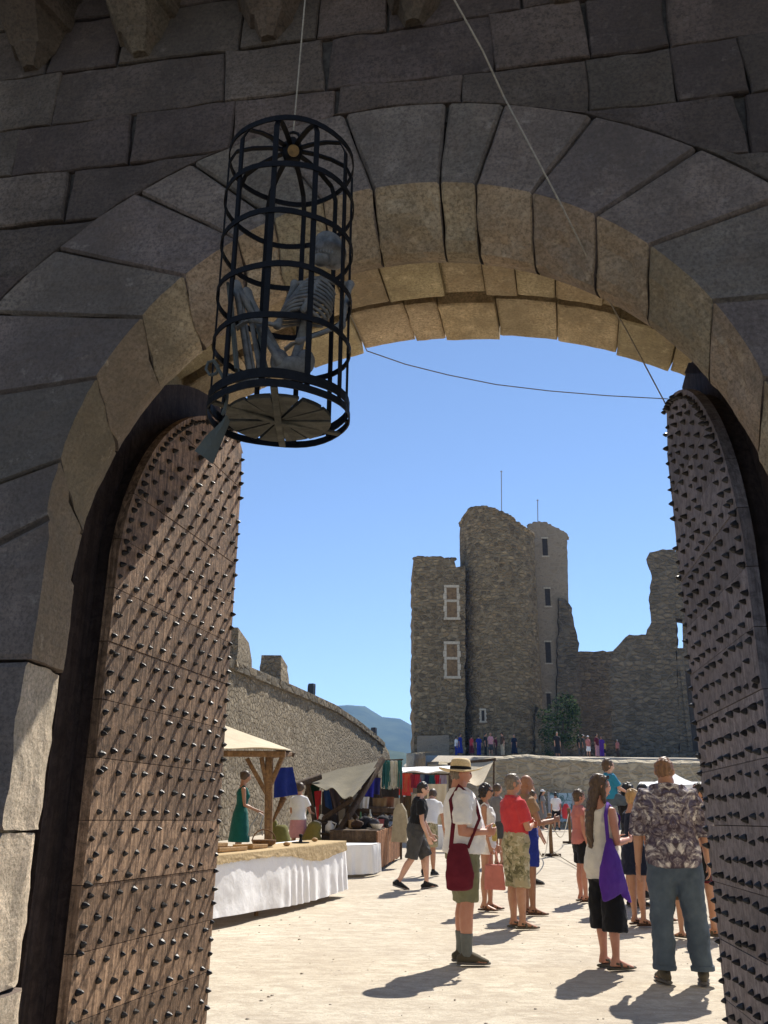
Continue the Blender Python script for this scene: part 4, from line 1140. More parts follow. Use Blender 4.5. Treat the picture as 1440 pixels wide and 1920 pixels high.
# goods on the counter and rail
BG = [clothc('dark_leather', (.022,.022,.028)), clothc('slate_leather', (.05,.05,.06)), clothc('umber', (.07,.04,.025)), clothc('pale_hide', (.40,.33,.22))]
for i, (px, Y, r, mi) in enumerate(((668,18.7,.12,2),(683,18.9,.16,0),(699,18.9,.13,1),(717,19.5,.16,0),(732,20.0,.13,1),(743,20.7,.13,2),(691,19.7,.13,3),(723,20.5,.12,3))):
    p = gpt(px, Y, .765); m = MB(); m.ell((0,0,r*.7), (r,r*.75,r*.75), 12, 8, None, lambda q: q*(1+.5*nz(q.x*1.6+px,q.y*1.6,q.z*1.6)+.2*nz(q.x*4+px,q.y*4,q.z*4)))
    m.tube([(-r*.5,0,r*1.2),(0,0,r*1.75),(r*.5,0,r*1.2)], .012, 6)
    o = m.build('leather_bag', BG[mi], smooth=True, loc=p)
    tag(o, ['brown leather bag at the left end of the brown counter','large black leather bag second from the left on the brown counter','slate grey bag behind the front corner of the counter','black leather bag in the middle of the slatted counter','slate grey bag towards the far end of the slatted counter','brown leather bag at the far end of the slatted counter','pale hide bag behind the large black bag','pale hide bag behind the black bag in the middle'][i], 'bag', 'leather bags on the brown counter')
hang = [(650,1516,1548,19.9,.18,'pale hide','pale hide hanging from the dark rail, leftmost','hide',(.36,.30,.22)),(664,1518,1545,20.0,.14,'umber','dark brown pelt hanging second on the rail','pelt',(.06,.035,.02)),(690,1452,1495,20.2,.15,'royal','vivid blue cloth hanging under the canopy corner','cloth',(.03,.03,.30)),(703,1458,1490,20.3,.13,'indigo','dark indigo cloth beside the vivid blue cloth','cloth',(.02,.02,.12)),(668,1488,1516,19.9,.16,'grey','grey cloth with pale patches hanging above the rail','cloth',(.25,.24,.22)),(684,1494,1516,20.0,.10,'white','white cloth hanging above the rail','cloth',(.7,.68,.64)),(712,1496,1530,20.6,.16,'ochre','ochre brown garment hanging behind the counter','garment',(.22,.14,.07)),(726,1494,1530,20.8,.16,'rust','rusty brown garment hanging behind the counter','garment',(.20,.09,.05)),(741,1496,1532,21.4,.14,'sand','sand coloured garment at the right end of the counter','garment',(.42,.34,.24))]
for px, y0, y1, Y, w_, nm, lb, cat, c in hang:
    a = at(px, y0, Y); b = a + Vector((w_, .06, 0)); h = a.z - at(px, y1, Y).z
    panel(cat, a-Vector((w_,.02,0)), b, b-Vector((w_*.15,0,h)), a-Vector((w_*.8,.02,h*.94)), clothc(nm, c), lb, cat, .03, 2, 12, 8)
panel('shade_sheet', at(604,1484,21.6), at(748,1478,22.2), at(748,1578,22.2), at(604,1578,21.6), clothc('interior_shade', (.035,.025,.018)), 'added dark brown sheet standing in for the shade at the back of the timber stall', 'cloth', .06, 5, 24, 10)  # added dark sheet, paints the shade under the canopy
# small wares on the counter
WR = [('box','small pine box on the left end of the counter',664,18.9,(.40,.26,.13)),('box','dark red box behind the slate bag on the counter',706,19.4,(.20,.03,.03)),('box','pale green tin box near the far end of the counter',727,20.6,(.22,.30,.20)),('bowl','white enamel bowl at the front corner of the counter',706,18.7,(.66,.64,.60)),('bowl','copper coloured bowl in the middle of the counter',712,19.7,(.36,.15,.06)),('bowl','blue glazed bowl among the leather bags',726,19.75,(.06,.12,.28)),('bottle','tall green bottle beside the brown bag on the counter',675,18.9,(.04,.12,.05)),('bottle','clear pale bottle at the back of the counter',693,20.3,(.50,.52,.48)),('folded_cloth','pile of folded cream cloth behind the first black bag',676,19.6,(.58,.50,.36)),('folded_cloth','pile of folded red cloth at the back of the counter',703,20.4,(.40,.05,.05)),('folded_cloth','pile of folded ochre cloth near the beige board',736,20.5,(.40,.25,.06))]
for nm, lb, px, Y, c in WR:
    m = MB(); p = gpt(px, Y, .765)
    if nm == 'box':
        m.box((-.12,-.09,0),(.12,.09,.13)); m.box((-.125,-.095,.131),(.125,.095,.16))
    elif nm == 'bowl':
        pr = [(0,0),(.06,.0),(.12,.07),(.13,.10),(.12,.10),(.10,.06),(0,.02)]; n_ = 14
        m.add([(r*math.cos(6.283*j/n_), r*math.sin(6.283*j/n_), z) for r, z in pr for j in range(n_)], [(k*n_+j,k*n_+(j+1)%n_,(k+1)*n_+(j+1)%n_,(k+1)*n_+j) for k in range(len(pr)-1) for j in range(n_)])
    elif nm == 'bottle': m.tube([(0,0,0),(0,0,.18),(0,0,.24),(0,0,.32)], [.045,.045,.018,.016], 10, cap=False)
    else:
        for j in range(4): m.prism([(-.15+.01*(j%2),-.11,0),(.15,-.11+.012*j,0),(.14+.01*(j%2),.11,0),(-.15,.10,0)], (0,0,.036*j), (0,0,.036*j+.032))
    o = m.build(nm, mat_plain('ware_%s_%d' % (nm, px), c, .5, .4, .15), loc=p); o.rotation_euler.z = rng.uniform(-.6,.6); tag(o, lb, nm.replace('_',' '))
# yarn bundles
for i, (px, c, lb) in enumerate(((721,(.03,.14,.14),'teal hank of yarn, leftmost of the hanging hanks'),(728,(.06,.20,.18),'green hank of yarn second from the left'),(735,(.70,.68,.58),'broad cream hank of yarn in the middle of the hanging hanks'),(742,(.60,.58,.47),'straw pale hank of yarn right of the middle'),(749,(.05,.17,.15),'teal hank of yarn, rightmost of the hanging hanks'))):
    m = MB(); b0 = at(px, 1428, 21.2); 
    for j in range(16):
        a = rng.uniform(-.06,.06); l = rng.uniform(.42,.62); m.tube([(a*.5,rng.uniform(-.03,.03),0),(a,rng.uniform(-.05,.05),-l*.5),(a*1.1,rng.uniform(-.05,.05),-l)], .010, 4)
    m.ell((0,0,0),(.06,.05,.03),8,6); o = m.build('yarn_hank', clothc('yarn%d' % i, c), loc=b0); tag(o, lb, 'yarn', 'hanks of yarn at the stall corner')
m = MB(); b0 = at(715,1426,21.2); m.bar(Vector((0,0,0)), at(756,1424,21.2)-b0, .03); m.bar(at(752,1424,21.25)-b0, gpt(752,21.25)-b0, .05); o = m.build('yarn_rack', M_OAKD, loc=b0); tag(o, 'dark wooden rack carrying the hanks of yarn', 'rack')
# arched green display
dp = thing('clothing_display', 'dark green arched cloth display behind the white table', 'display', gpt(607, 20.4)); o0 = dp.location.copy()
m = MB(); 
for j in range(12):
    a0, a1 = math.pi*j/12, math.pi*(j+1)/12; c_ = at(607, 1492, 20.4)-o0
    m.bar(c_ + Vector((.40*math.cos(a0),0,.38*math.sin(a0))), c_ + Vector((.40*math.cos(a1),0,.38*math.sin(a1))), .06)
m.build('arch_frame', M_OAKD, dp)
GR = clothc('bottle_green', (.008,.035,.016))
panel('curtain', at(583,1466,20.42), at(604,1456,20.42), at(592,1512,20.42), at(574,1530,20.42), GR, None, None, .03, 2, 10, 8, .012, None, dp)
panel('curtain', at(612,1458,20.45), at(634,1470,20.45), at(644,1530,20.45), at(630,1528,20.45), clothc('dusky', (.10,.08,.08)), None, None, .03, 2, 10, 8, .012, None, dp)
panel('banner', at(589,1484,20.2), at(603,1482,20.2), at(600,1536,20.2), at(594,1536,20.2), clothc('scarlet', (.50,.03,.035)), 'small scarlet pennant in the arched green display', 'banner', .015, 1)
panel('banner', at(605,1466,20.25), at(615,1468,20.25), at(624,1520,20.25), at(610,1512,20.25), clothc('mid_blue', (.02,.06,.20)), 'mid blue strip of cloth right of the scarlet pennant', 'banner', .02, 1)
for i, (px, py, Y, s_) in enumerate(((591,1546,18.9,.13),(618,1552,18.9,.17),(640,1540,19.3,.10),(602,1530,19.3,.10),(650,1556,18.8,.10))):
    m = MB(); b0 = at(px, py+9, Y); n_ = 12; pr = [(.0,0),(.45,0),(.55,.35),(.5,.8),(.22,1.1),(.25,1.3),(.18,1.3),(0,1.1)]
    m.add([(r*s_*math.cos(6.283*j/n_), r*s_*math.sin(6.283*j/n_), z*s_) for r, z in pr for j in range(n_)], [(k*n_+j,k*n_+(j+1)%n_,(k+1)*n_+(j+1)%n_,(k+1)*n_+j) for k in range(len(pr)-1) for j in range(n_)]); m.tube([(s_*.2,0,s_*1.2),(s_*.75,0,s_*1.0),(s_*.55,0,s_*.5)], s_*.08, 6)
    o = m.build('jug', mat_plain('white_pottery%d' % i, (.66,.63,.58), .4, .5, .1), smooth=True, loc=b0)
    tag(o, ['white jug left of the scarlet pennant','largest white jug under the crossed struts','small white jug by the right curtain','small white jug directly under the scarlet pennant','small white jug beside the brown counter'][i], 'jug', 'white jugs on the rack')
m = MB(); b0 = gpt(618, 19.1); m.bar(at(582,1562,18.9)-b0, at(655,1566,18.9)-b0, .22, .04); m.bar(at(600,1541,19.3)-b0, at(646,1551,19.3)-b0, .2, .03)
for px in (585, 652): m.bar(gpt(px, 19.0)-b0, gpt(px, 19.0, 1.05)-b0, .05)
for px in (598, 648): m.bar(gpt(px, 19.35)-b0, gpt(px, 19.35, 1.2)-b0, .05)
o = m.build('jug_rack', M_OAKD, loc=b0); tag(o, 'dark wooden rack with white jugs behind the table', 'rack')
m = MB(); b0 = gpt(748, 19.6)
pl = [(733,1578),(738,1520),(744,1508),(752,1506),(760,1520),(764,1545),(760,1580)]
m.prism([at(*q,19.6)-b0 for q in pl], (0,0,0), (.03,.05,0)); o = m.build('display_board', clothc('beige_board', (.42,.36,.25)), loc=b0); tag(o, 'beige round shouldered board standing behind the walking man', 'board')

# third stall with clothes
s3 = thing('market_stall', 'white topped clothes stall in front of the end of the curtain wall', 'market stall', gpt(795, 28)); o0 = s3.location.copy()
for px, Y in ((754,27),(843,26.5),(762,30),(846,29.5)):
    m = MB(); m.bar(gpt(px,Y)-o0, at(px,1446,Y)-o0, .06); m.build('post', M_OAKD, s3)
panel('canopy', at(750,1439,30), at(852,1436,29.5), at(848,1447,26), at(748,1446,26.4), M_LINEN, None, None, .03, 2, 16, 8, .02, None, s3, .1)
m = MB(); m.bar(at(754,1450,26.7)-o0, at(843,1452,26.4)-o0, .04); m.build('clothes_rail', M_OAKD, s3)
gar = [(757,1450,1492,.28,'scarlet dress',(.55,.05,.04)),(766,1450,1486,.18,'orange red shirt',(.52,.10,.05)),(776,1452,1478,.16,'maroon shirt',(.22,.02,.04)),(785,1452,1474,.16,'crimson shirt',(.38,.03,.05)),(795,1452,1480,.18,'grey blue shirt',(.12,.16,.24)),(803,1453,1482,.16,'navy shirt',(.02,.03,.09)),(812,1453,1476,.16,'dark teal shirt',(.02,.10,.13)),(822,1453,1474,.16,'cherry red shirt',(.42,.02,.04)),(831,1453,1482,.16,'lilac shirt',(.32,.28,.40)),(768,1490,1532,.20,'olive brown coat',(.11,.08,.04)),(779,1488,1532,.18,'cream gown',(.55,.50,.40)),(759,1494,1534,.18,'umber coat',(.09,.05,.03))]
for px, y0, y1, w_, nm, c in gar:
    Y = 26.5 if y0 < 1480 else 27.2; a = at(px, y0, Y); h = a.z - at(px, y1, Y).z
    panel('garment', a+Vector((-w_*.6,0,0)), a+Vector((w_*.6,.03,0)), a+Vector((w_*.75,.03,-h)), a+Vector((-w_*.8,0,-h*.96)), clothc(nm.replace(' ','_'), c), nm + ' hanging in the white topped clothes stall', 'garment', .03, 2, 10, 8, .015, 'garments in the clothes stall')
panel('hanging_cloth', at(800,1470,26.2), at(838,1470,26.2), at(834,1588,26.2), at(802,1588,26.2), M_CREAM, 'tall cream cloth hanging to the ground beside the clothes stall', 'cloth', .05, 3, 18, 10)
m = MB(); b0 = gpt(826, 23.5); P = []
for i in range(31):
    t_ = i/30; p = Vector((-.22+.62*t_, -.03*math.sin(i*2.1), 0)); P.append([Vector((p.x, .5, .62)), Vector((p.x, .02, .62))] + [Vector((p.x, p.y*q-.03*q, .62-.58*q)) for q in (.1,.4,.7,1)])
m.grid(P); o = m.build('tablecloth', M_LINEN, smooth=True, loc=b0); tag(o, 'white cloth on the small table beyond the walking man', 'tablecloth')
# awning behind the straw hat
s4 = thing('awning', 'tan canvas awning with dark ridge behind the straw hat', 'awning', gpt(885, 31.5)); o0 = s4.location.copy()
panel('canvas', at(848,1431,32.5), at(926,1425,32), at(905,1472,30.5), at(862,1468,30.8), M_CREAM, None, None, .04, 1.5, 14, 8, .015, None, s4, .12)
m = MB(); m.bar(at(840,1433,32.5)-o0, at(930,1424,32)-o0, .16, .10); m.build('ridge_beam', M_OAKD, s4)
for px, py, Y in ((905,1470,30.5),(862,1466,30.8),(926,1426,32)): m = MB(); m.bar(gpt(px,Y)-o0, at(px,py,Y)-o0, .06); m.build('post', M_OAKD, s4)
# white tent on the right
s5 = thing('white_tent', 'low white pointed tent roof behind the patterned shirt', 'tent', gpt(1262, 26)); o0 = s5.location.copy()
ap = at(1258,1446,26)-o0; cs = [at(1195,1474,24.6)-o0, at(1342,1469,24.6)-o0, at(1330,1466,28)-o0, at(1200,1466,28)-o0]; m = MB()
for i in range(4):
    a, b = cs[i], cs[(i+1)%4]; P = []
    for j in range(7):
        q = j/6; P.append([ap.lerp(a.lerp(b, t_/8), q) - Vector((0,0,.14*math.sin(math.pi*q))) for t_ in range(9)])
    m.grid(P); m.grid([[a.lerp(b,t_/8) for t_ in range(9)], [a.lerp(b,t_/8)-Vector((0,0,.2+.03*(t_%2))) for t_ in range(9)]])
m.build('canopy', M_LINEN, s5, smooth=True)
for c_ in cs: m = MB(); m.bar((c_.x,c_.y,0),(c_.x,c_.y,c_.z-.02),.05); m.build('post', M_POLE, s5)

# painted board by the wall, rope barrier
M_PB = NT('painted_board', .7, .3); _c = M_PB.coord((1,1,1)); 
_a = M_PB.ramp(M_PB.noise(_c, 3.2, 5, .7, .8), [(.46, (.30,.42,.52)), (.54, (.10,.20,.22)), (.62, (.02,.035,.06))]); M_PB.col(_a); M_PB = M_PB.out()
pb = thing('painted_board', 'pale blue board with dark painted figures leaning on the retaining wall', 'board', gpt(1050, 39)); o0 = pb.location.copy(); a, b = at(1031,1540,39)-o0, at(1073,1487,39)-o0
m = MB(); m.box((a.x,-.03,a.z),(b.x,.03,b.z)); m.build('panel', M_PB, pb)
for x in (a.x, b.x): m = MB(); m.box((x-.04,-.05,0),(x+.04,.05,b.z+.03)); m.build('upright', M_POLE, pb)
def stanchion(px, Y, lb):
    t = thing('stanchion', lb, 'stanchion', gpt(px, Y), 0, 'rope barrier posts'); m = MB(); m.tube([(0,0,.05),(0,0,.5),(0,0,.88)], [.05,.042,.045], 8); m.ell((0,0,.92),(.06,.06,.05)); m.build('shaft', M_OAK, t, smooth=True)
    m = MB(); m.bar((-.22,0,.03),(.22,0,.03),.09,.06); m.build('foot', M_OAKD, t); m = MB(); m.bar((0,-.22,.031),(0,.22,.031),.085,.055); m.build('foot', M_OAKD, t)
    return t.location
s1_ = stanchion(1034, 22.4, 'nearer wooden rope barrier post on a cross foot'); s2_ = stanchion(1071, 27, 'farther wooden rope barrier post, partly behind the long brown hair'); s3_ = gpt(1002, 17.3, .8)
def cat_rope(a, b, sag, lb, r=.011):
    pts = [Vector(a).lerp(Vector(b), i/14) - Vector((0,0,sag*math.sin(math.pi*i/14))) for i in range(15)]; rope('barrier_rope', pts, r, lb)
cat_rope(s1_+Vector((0,0,.85)), s2_+Vector((0,0,.85)), .55, 'slack barrier rope between the two wooden posts'); cat_rope(s1_+Vector((0,0,.85)), s3_, .62, 'slack barrier rope from the nearer post to the hand of the person in blue'); cat_rope(s1_+Vector((0.05,-.02,.10)), gpt(1098, 18.5, .03), .02, 'rope lying on the ground right of the nearer barrier post')
t = thing('stool', 'dark low stool seen beyond the woman in white', 'stool', gpt(938, 27)); m = MB(); m.tube([(0,0,.42),(0,0,.47)], .22, 14); m.build('seat', M_OAKD, t)
for a in (0.4, 2.5, 4.6): m = MB(); m.bar((.2*math.cos(a),.2*math.sin(a),0),(.1*math.cos(a),.1*math.sin(a),.42),.04); m.build('leg', M_OAKD, t)

# ------------------------------------------------------------------ people
def mat_skin(name, c):
    n = NT(name, .5, .35); co = n.coord()
    n.col(n.mix(n.ramp(n.noise(co, 9, 4, .6), [(.35, 0), (.7, 1)]), (c[0]*.85, c[1]*.74, c[2]*.7), c))
    n.bump(n.noise(co, 120, 3, .6), .12, .003); return n.out()
SK = {'tan': mat_skin('skin_tanned', (.46,.255,.165)), 'fair': mat_skin('skin_fair', (.60,.37,.275)), 'red': mat_skin('skin_ruddy', (.52,.26,.18)), 'brown': mat_skin('skin_brown', (.30,.16,.10))}
def mat_hair(name, c):
    n = NT(name, .5, .4); co = n.coord((60, 60, 6))
    g = n.noise(co, 1, 4, .6, .3); n.col(n.ramp(g, [(.3, lerp3(c, .55)), (.7, lerp3(c, 1.35))])); n.bump(g, .5, .008); return n.out()
HR = {'crop': mat_hair('hair_cropped', (.20,.105,.055)), 'dark': mat_hair('hair_dark', (.022,.016,.012)), 'brown': mat_hair('hair_brown', (.085,.052,.03)), 'grey': mat_hair('hair_grey', (.16,.13,.105)), 'blond': mat_hair('hair_blond', (.40,.25,.11)), 'white': mat_hair('hair_white', (.55,.52,.48))}
CL = {}
def cloth(name, c, c2=None, sc=9):
    if name not in CL: CL[name] = mat_cloth('cloth_'+name, c, c2, sc)
    return CL[name]
cloth('white', (.78,.77,.76), (.70,.69,.69)); cloth('offwhite', (.70,.66,.58)); cloth('black', (.014,.014,.016)); cloth('charcoal', (.075,.072,.07), (.05,.05,.05))
cloth('khaki', (.21,.205,.125), (.16,.155,.09), 6); cloth('red', (.55,.055,.06), (.45,.04,.05)); cloth('navy', (.012,.016,.035)); cloth('teal', (.012,.12,.105)); cloth('jeans', (.095,.125,.16), (.055,.075,.105), 5)
cloth('pink', (.62,.30,.32)); cloth('blue', (.03,.24,.42)); cloth('royal', (.02,.035,.26)); cloth('tanshirt', (.30,.19,.11)); cloth('maroon', (.14,.016,.028), (.10,.01,.02)); cloth('purple', (.105,.035,.30), (.085,.028,.25)); cloth('grey', (.22,.21,.21)); cloth('yellow', (.65,.48,.03)); cloth('brown', (.085,.05,.03)); cloth('sand', (.50,.40,.27)); cloth('rose', (.55,.20,.17)); cloth('socks', (.17,.18,.17)); cloth('shoeblack', (.02,.02,.02)); cloth('shoebrown', (.10,.085,.06)); cloth('sole', (.14,.13,.12)); cloth('leather', (.09,.05,.03))
def mat_camo():
    n = NT('cloth_camouflage', .9, .1); co = n.coord()
    a = n.noise(co, 9, 3, .6, .6); b = n.noise(n.coord((1.3,1.3,1.3), rot=(1,.4,.2)), 12, 3, .6, .6)
    c = n.ramp(a, [(.42, (.36,.31,.20)), (.5, (.24,.22,.13)), (.58, (.12,.11,.065))], 'CONSTANT')
    c = n.mix(n.ramp(b, [(.58, 0), (.6, 1)]), c, (.46,.42,.31)); n.col(c); n.bump(n.noise(co, 11, 3, .5), .35, .03); return n.out()
CL['camo'] = mat_camo()
def mat_ornate():
    """mirrored scroll print, pale on purple-grey"""
    n = NT('cloth_ornate_print', .85, .15)
    t = n.N.new('ShaderNodeTexCoord'); sp = n.N.new('ShaderNodeSeparateXYZ'); n.lk(t.outputs['Object'], sp.inputs[0])
    cb = n.N.new('ShaderNodeCombineXYZ'); n.lk(n.math('ABSOLUTE', sp.outputs[0]), cb.inputs[0]); n.lk(n.math('MULTIPLY', sp.outputs[1], .4), cb.inputs[1]); n.lk(sp.outputs[2], cb.inputs[2])
    a = n.noise(cb.outputs[0], 11, 3, .55, 1.7); b = n.noise(cb.outputs[0], 22, 4, .6, 1.0)
    c = n.ramp(a, [(.40, (.055,.042,.055)), (.47, (.17,.14,.155)), (.56, (.30,.27,.275)), (.63, (.62,.58,.56))], 'LINEAR')
    c = n.mix(n.ramp(b, [(.52, 0), (.56, .75)]), c, (.075,.055,.075))
    hi = n.ramp(sp.outputs[2], [(1.22, 0), (1.42, 1)])
    c = n.mix(n.math('MULTIPLY', n.ramp(n.noise(cb.outputs[0], 20, 2), [(.5, 0), (.55, .7)]), n.math('SUBTRACT', sp.outputs[2], .75)), c, (.10,.10,.19))
    n.col(c); n.bump(n.noise(t.outputs['Object'], 11, 3, .5, .3), .4, .03); return n.out()
CL['ornate'] = mat_ornate()
M_EYE = mat_plain('eye_dark', (.02,.014,.01), .2, .6, .1)
M_LIP = mat_plain('lips', (.38,.14,.12), .5, .4, .1)
M_GLASS = mat_plain('sunglasses_black', (.008,.008,.009), .15, .6, .1)
M_STRAW = mat_plain('straw', (.58,.46,.28), .85, .2, .2, 90)
TEX = bpy.data.textures.new('folds', 'CLOUDS'); TEX.noise_scale = .12; TEX.noise_depth = 3
TEXF = bpy.data.textures.new('strands', 'CLOUDS'); TEXF.noise_scale = .03; TEXF.noise_depth = 2

TORSO_M = [(.80,.10,.085,0),(.86,.150,.112,-.005),(.93,.166,.120,-.008),(1.02,.154,.112,0),(1.10,.150,.110,.004),(1.20,.163,.116,.006),(1.30,.176,.116,.004),(1.37,.172,.10,-.004),(1.42,.140,.085,-.012),(1.455,.088,.068,-.014),(1.49,.064,.062,-.012),(1.53,.056,.060,-.006)]
TORSO_F = [(.80,.11,.09,0),(.86,.160,.115,-.010),(.93,.168,.120,-.012),(1.02,.138,.102,-.002),(1.09,.122,.092,.004),(1.18,.134,.100,.008),(1.27,.150,.112,.012),(1.36,.147,.088,-.004),(1.41,.115,.072,-.012),(1.445,.070,.058,-.014),(1.48,.052,.052,-.012),(1.53,.048,.052,-.006)]
def nv(v): return Vector(v).normalized()
def hand(mb, wrist, d, pn, k, curl=.5, mirror=1):
    """palm with four bent fingers and a thumb"""
    d = nv(d); pn = Vector(pn); pn = (pn - d*pn.dot(d)).normalized(); sd = d.cross(pn).normalized()*mirror
    mb.tube([wrist - d*.01*k, wrist + d*.035*k, wrist + d*.085*k], [(.026*k, .019*k), (.038*k, .016*k), (.040*k, .014*k)], 8, side=sd)
    for i, (o, l) in enumerate(((-.030,.068),(-.010,.078),(.010,.074),(.029,.058))):
        b = wrist + d*.085*k + sd*o*k; a0, pts, dd = 0.0, [b - d*.015*k, b], 0
        p = b.copy()
        for s_, f in ((.42, .5), (.32, 1.15), (.26, 1.7)):
            ang = curl*f*(1 + .08*i); q = d*math.cos(ang) + pn*math.sin(ang); p = p + q*l*s_*k; pts.append(p.copy())
        mb.tube(pts, [.0092*k, .0092*k, .0088*k, .0082*k, .007*k], 6)
    t0 = wrist + d*.03*k - sd*.030*k
    t1 = t0 + (d*.55 - sd*.6 + pn*.35).normalized()*.040*k; t2 = t1 + (d*.85 - sd*.1 + pn*.55*curl).normalized()*.034*k; t3 = t2 + (d*.8 + sd*.1 + pn*.6*curl).normalized()*.024*k
    mb.tube([t0 + sd*.012*k, t0, t1, t2, t3], [.012*k, .013*k, .0105*k, .0095*k, .0075*k], 6)
def face_fn(q):
    x, y, z = q
    if z < 0: x *= 1 - .26*min(1, -z)**1.2*1.0; y *= 1 - .10*(-z)
    if y < 0 and z > -.5: y *= 1.04
    if y > 0:
        for ex in (-.40, .40): y -= .075*math.exp(-((x-ex)**2/.03 + (z-.02)**2/.018))
        y += .20*math.exp(-(x*x/.012 + (z+.19)**2/.028)) + .09*math.exp(-(x*x/.010 + (z+.03)**2/.03))
        y += .05*math.exp(-(x*x/.06 + (z+.50)**2/.010)) + .08*math.exp(-(x*x/.05 + (z+.80)**2/.02)) - .03*math.exp(-(x*x/.08 + (z+.63)**2/.004))
        y += .035*math.exp(-(x*x/.2 + (z-.20)**2/.012))
    return Vector((x, y, z))
def remesh(o, vox, it=3, fac=.5, disp=0.0, tex=None):
    r = o.modifiers.new('remesh', 'REMESH'); r.mode = 'VOXEL'; r.voxel_size = vox; r.use_smooth_shade = True
    if it: s = o.modifiers.new('smooth', 'SMOOTH'); s.factor = fac; s.iterations = it
    if disp:
        d = o.modifiers.new('folds', 'DISPLACE'); d.texture = tex or TEX; d.strength = disp; d.mid_level = .5; d.texture_coords = 'GLOBAL'
    return o

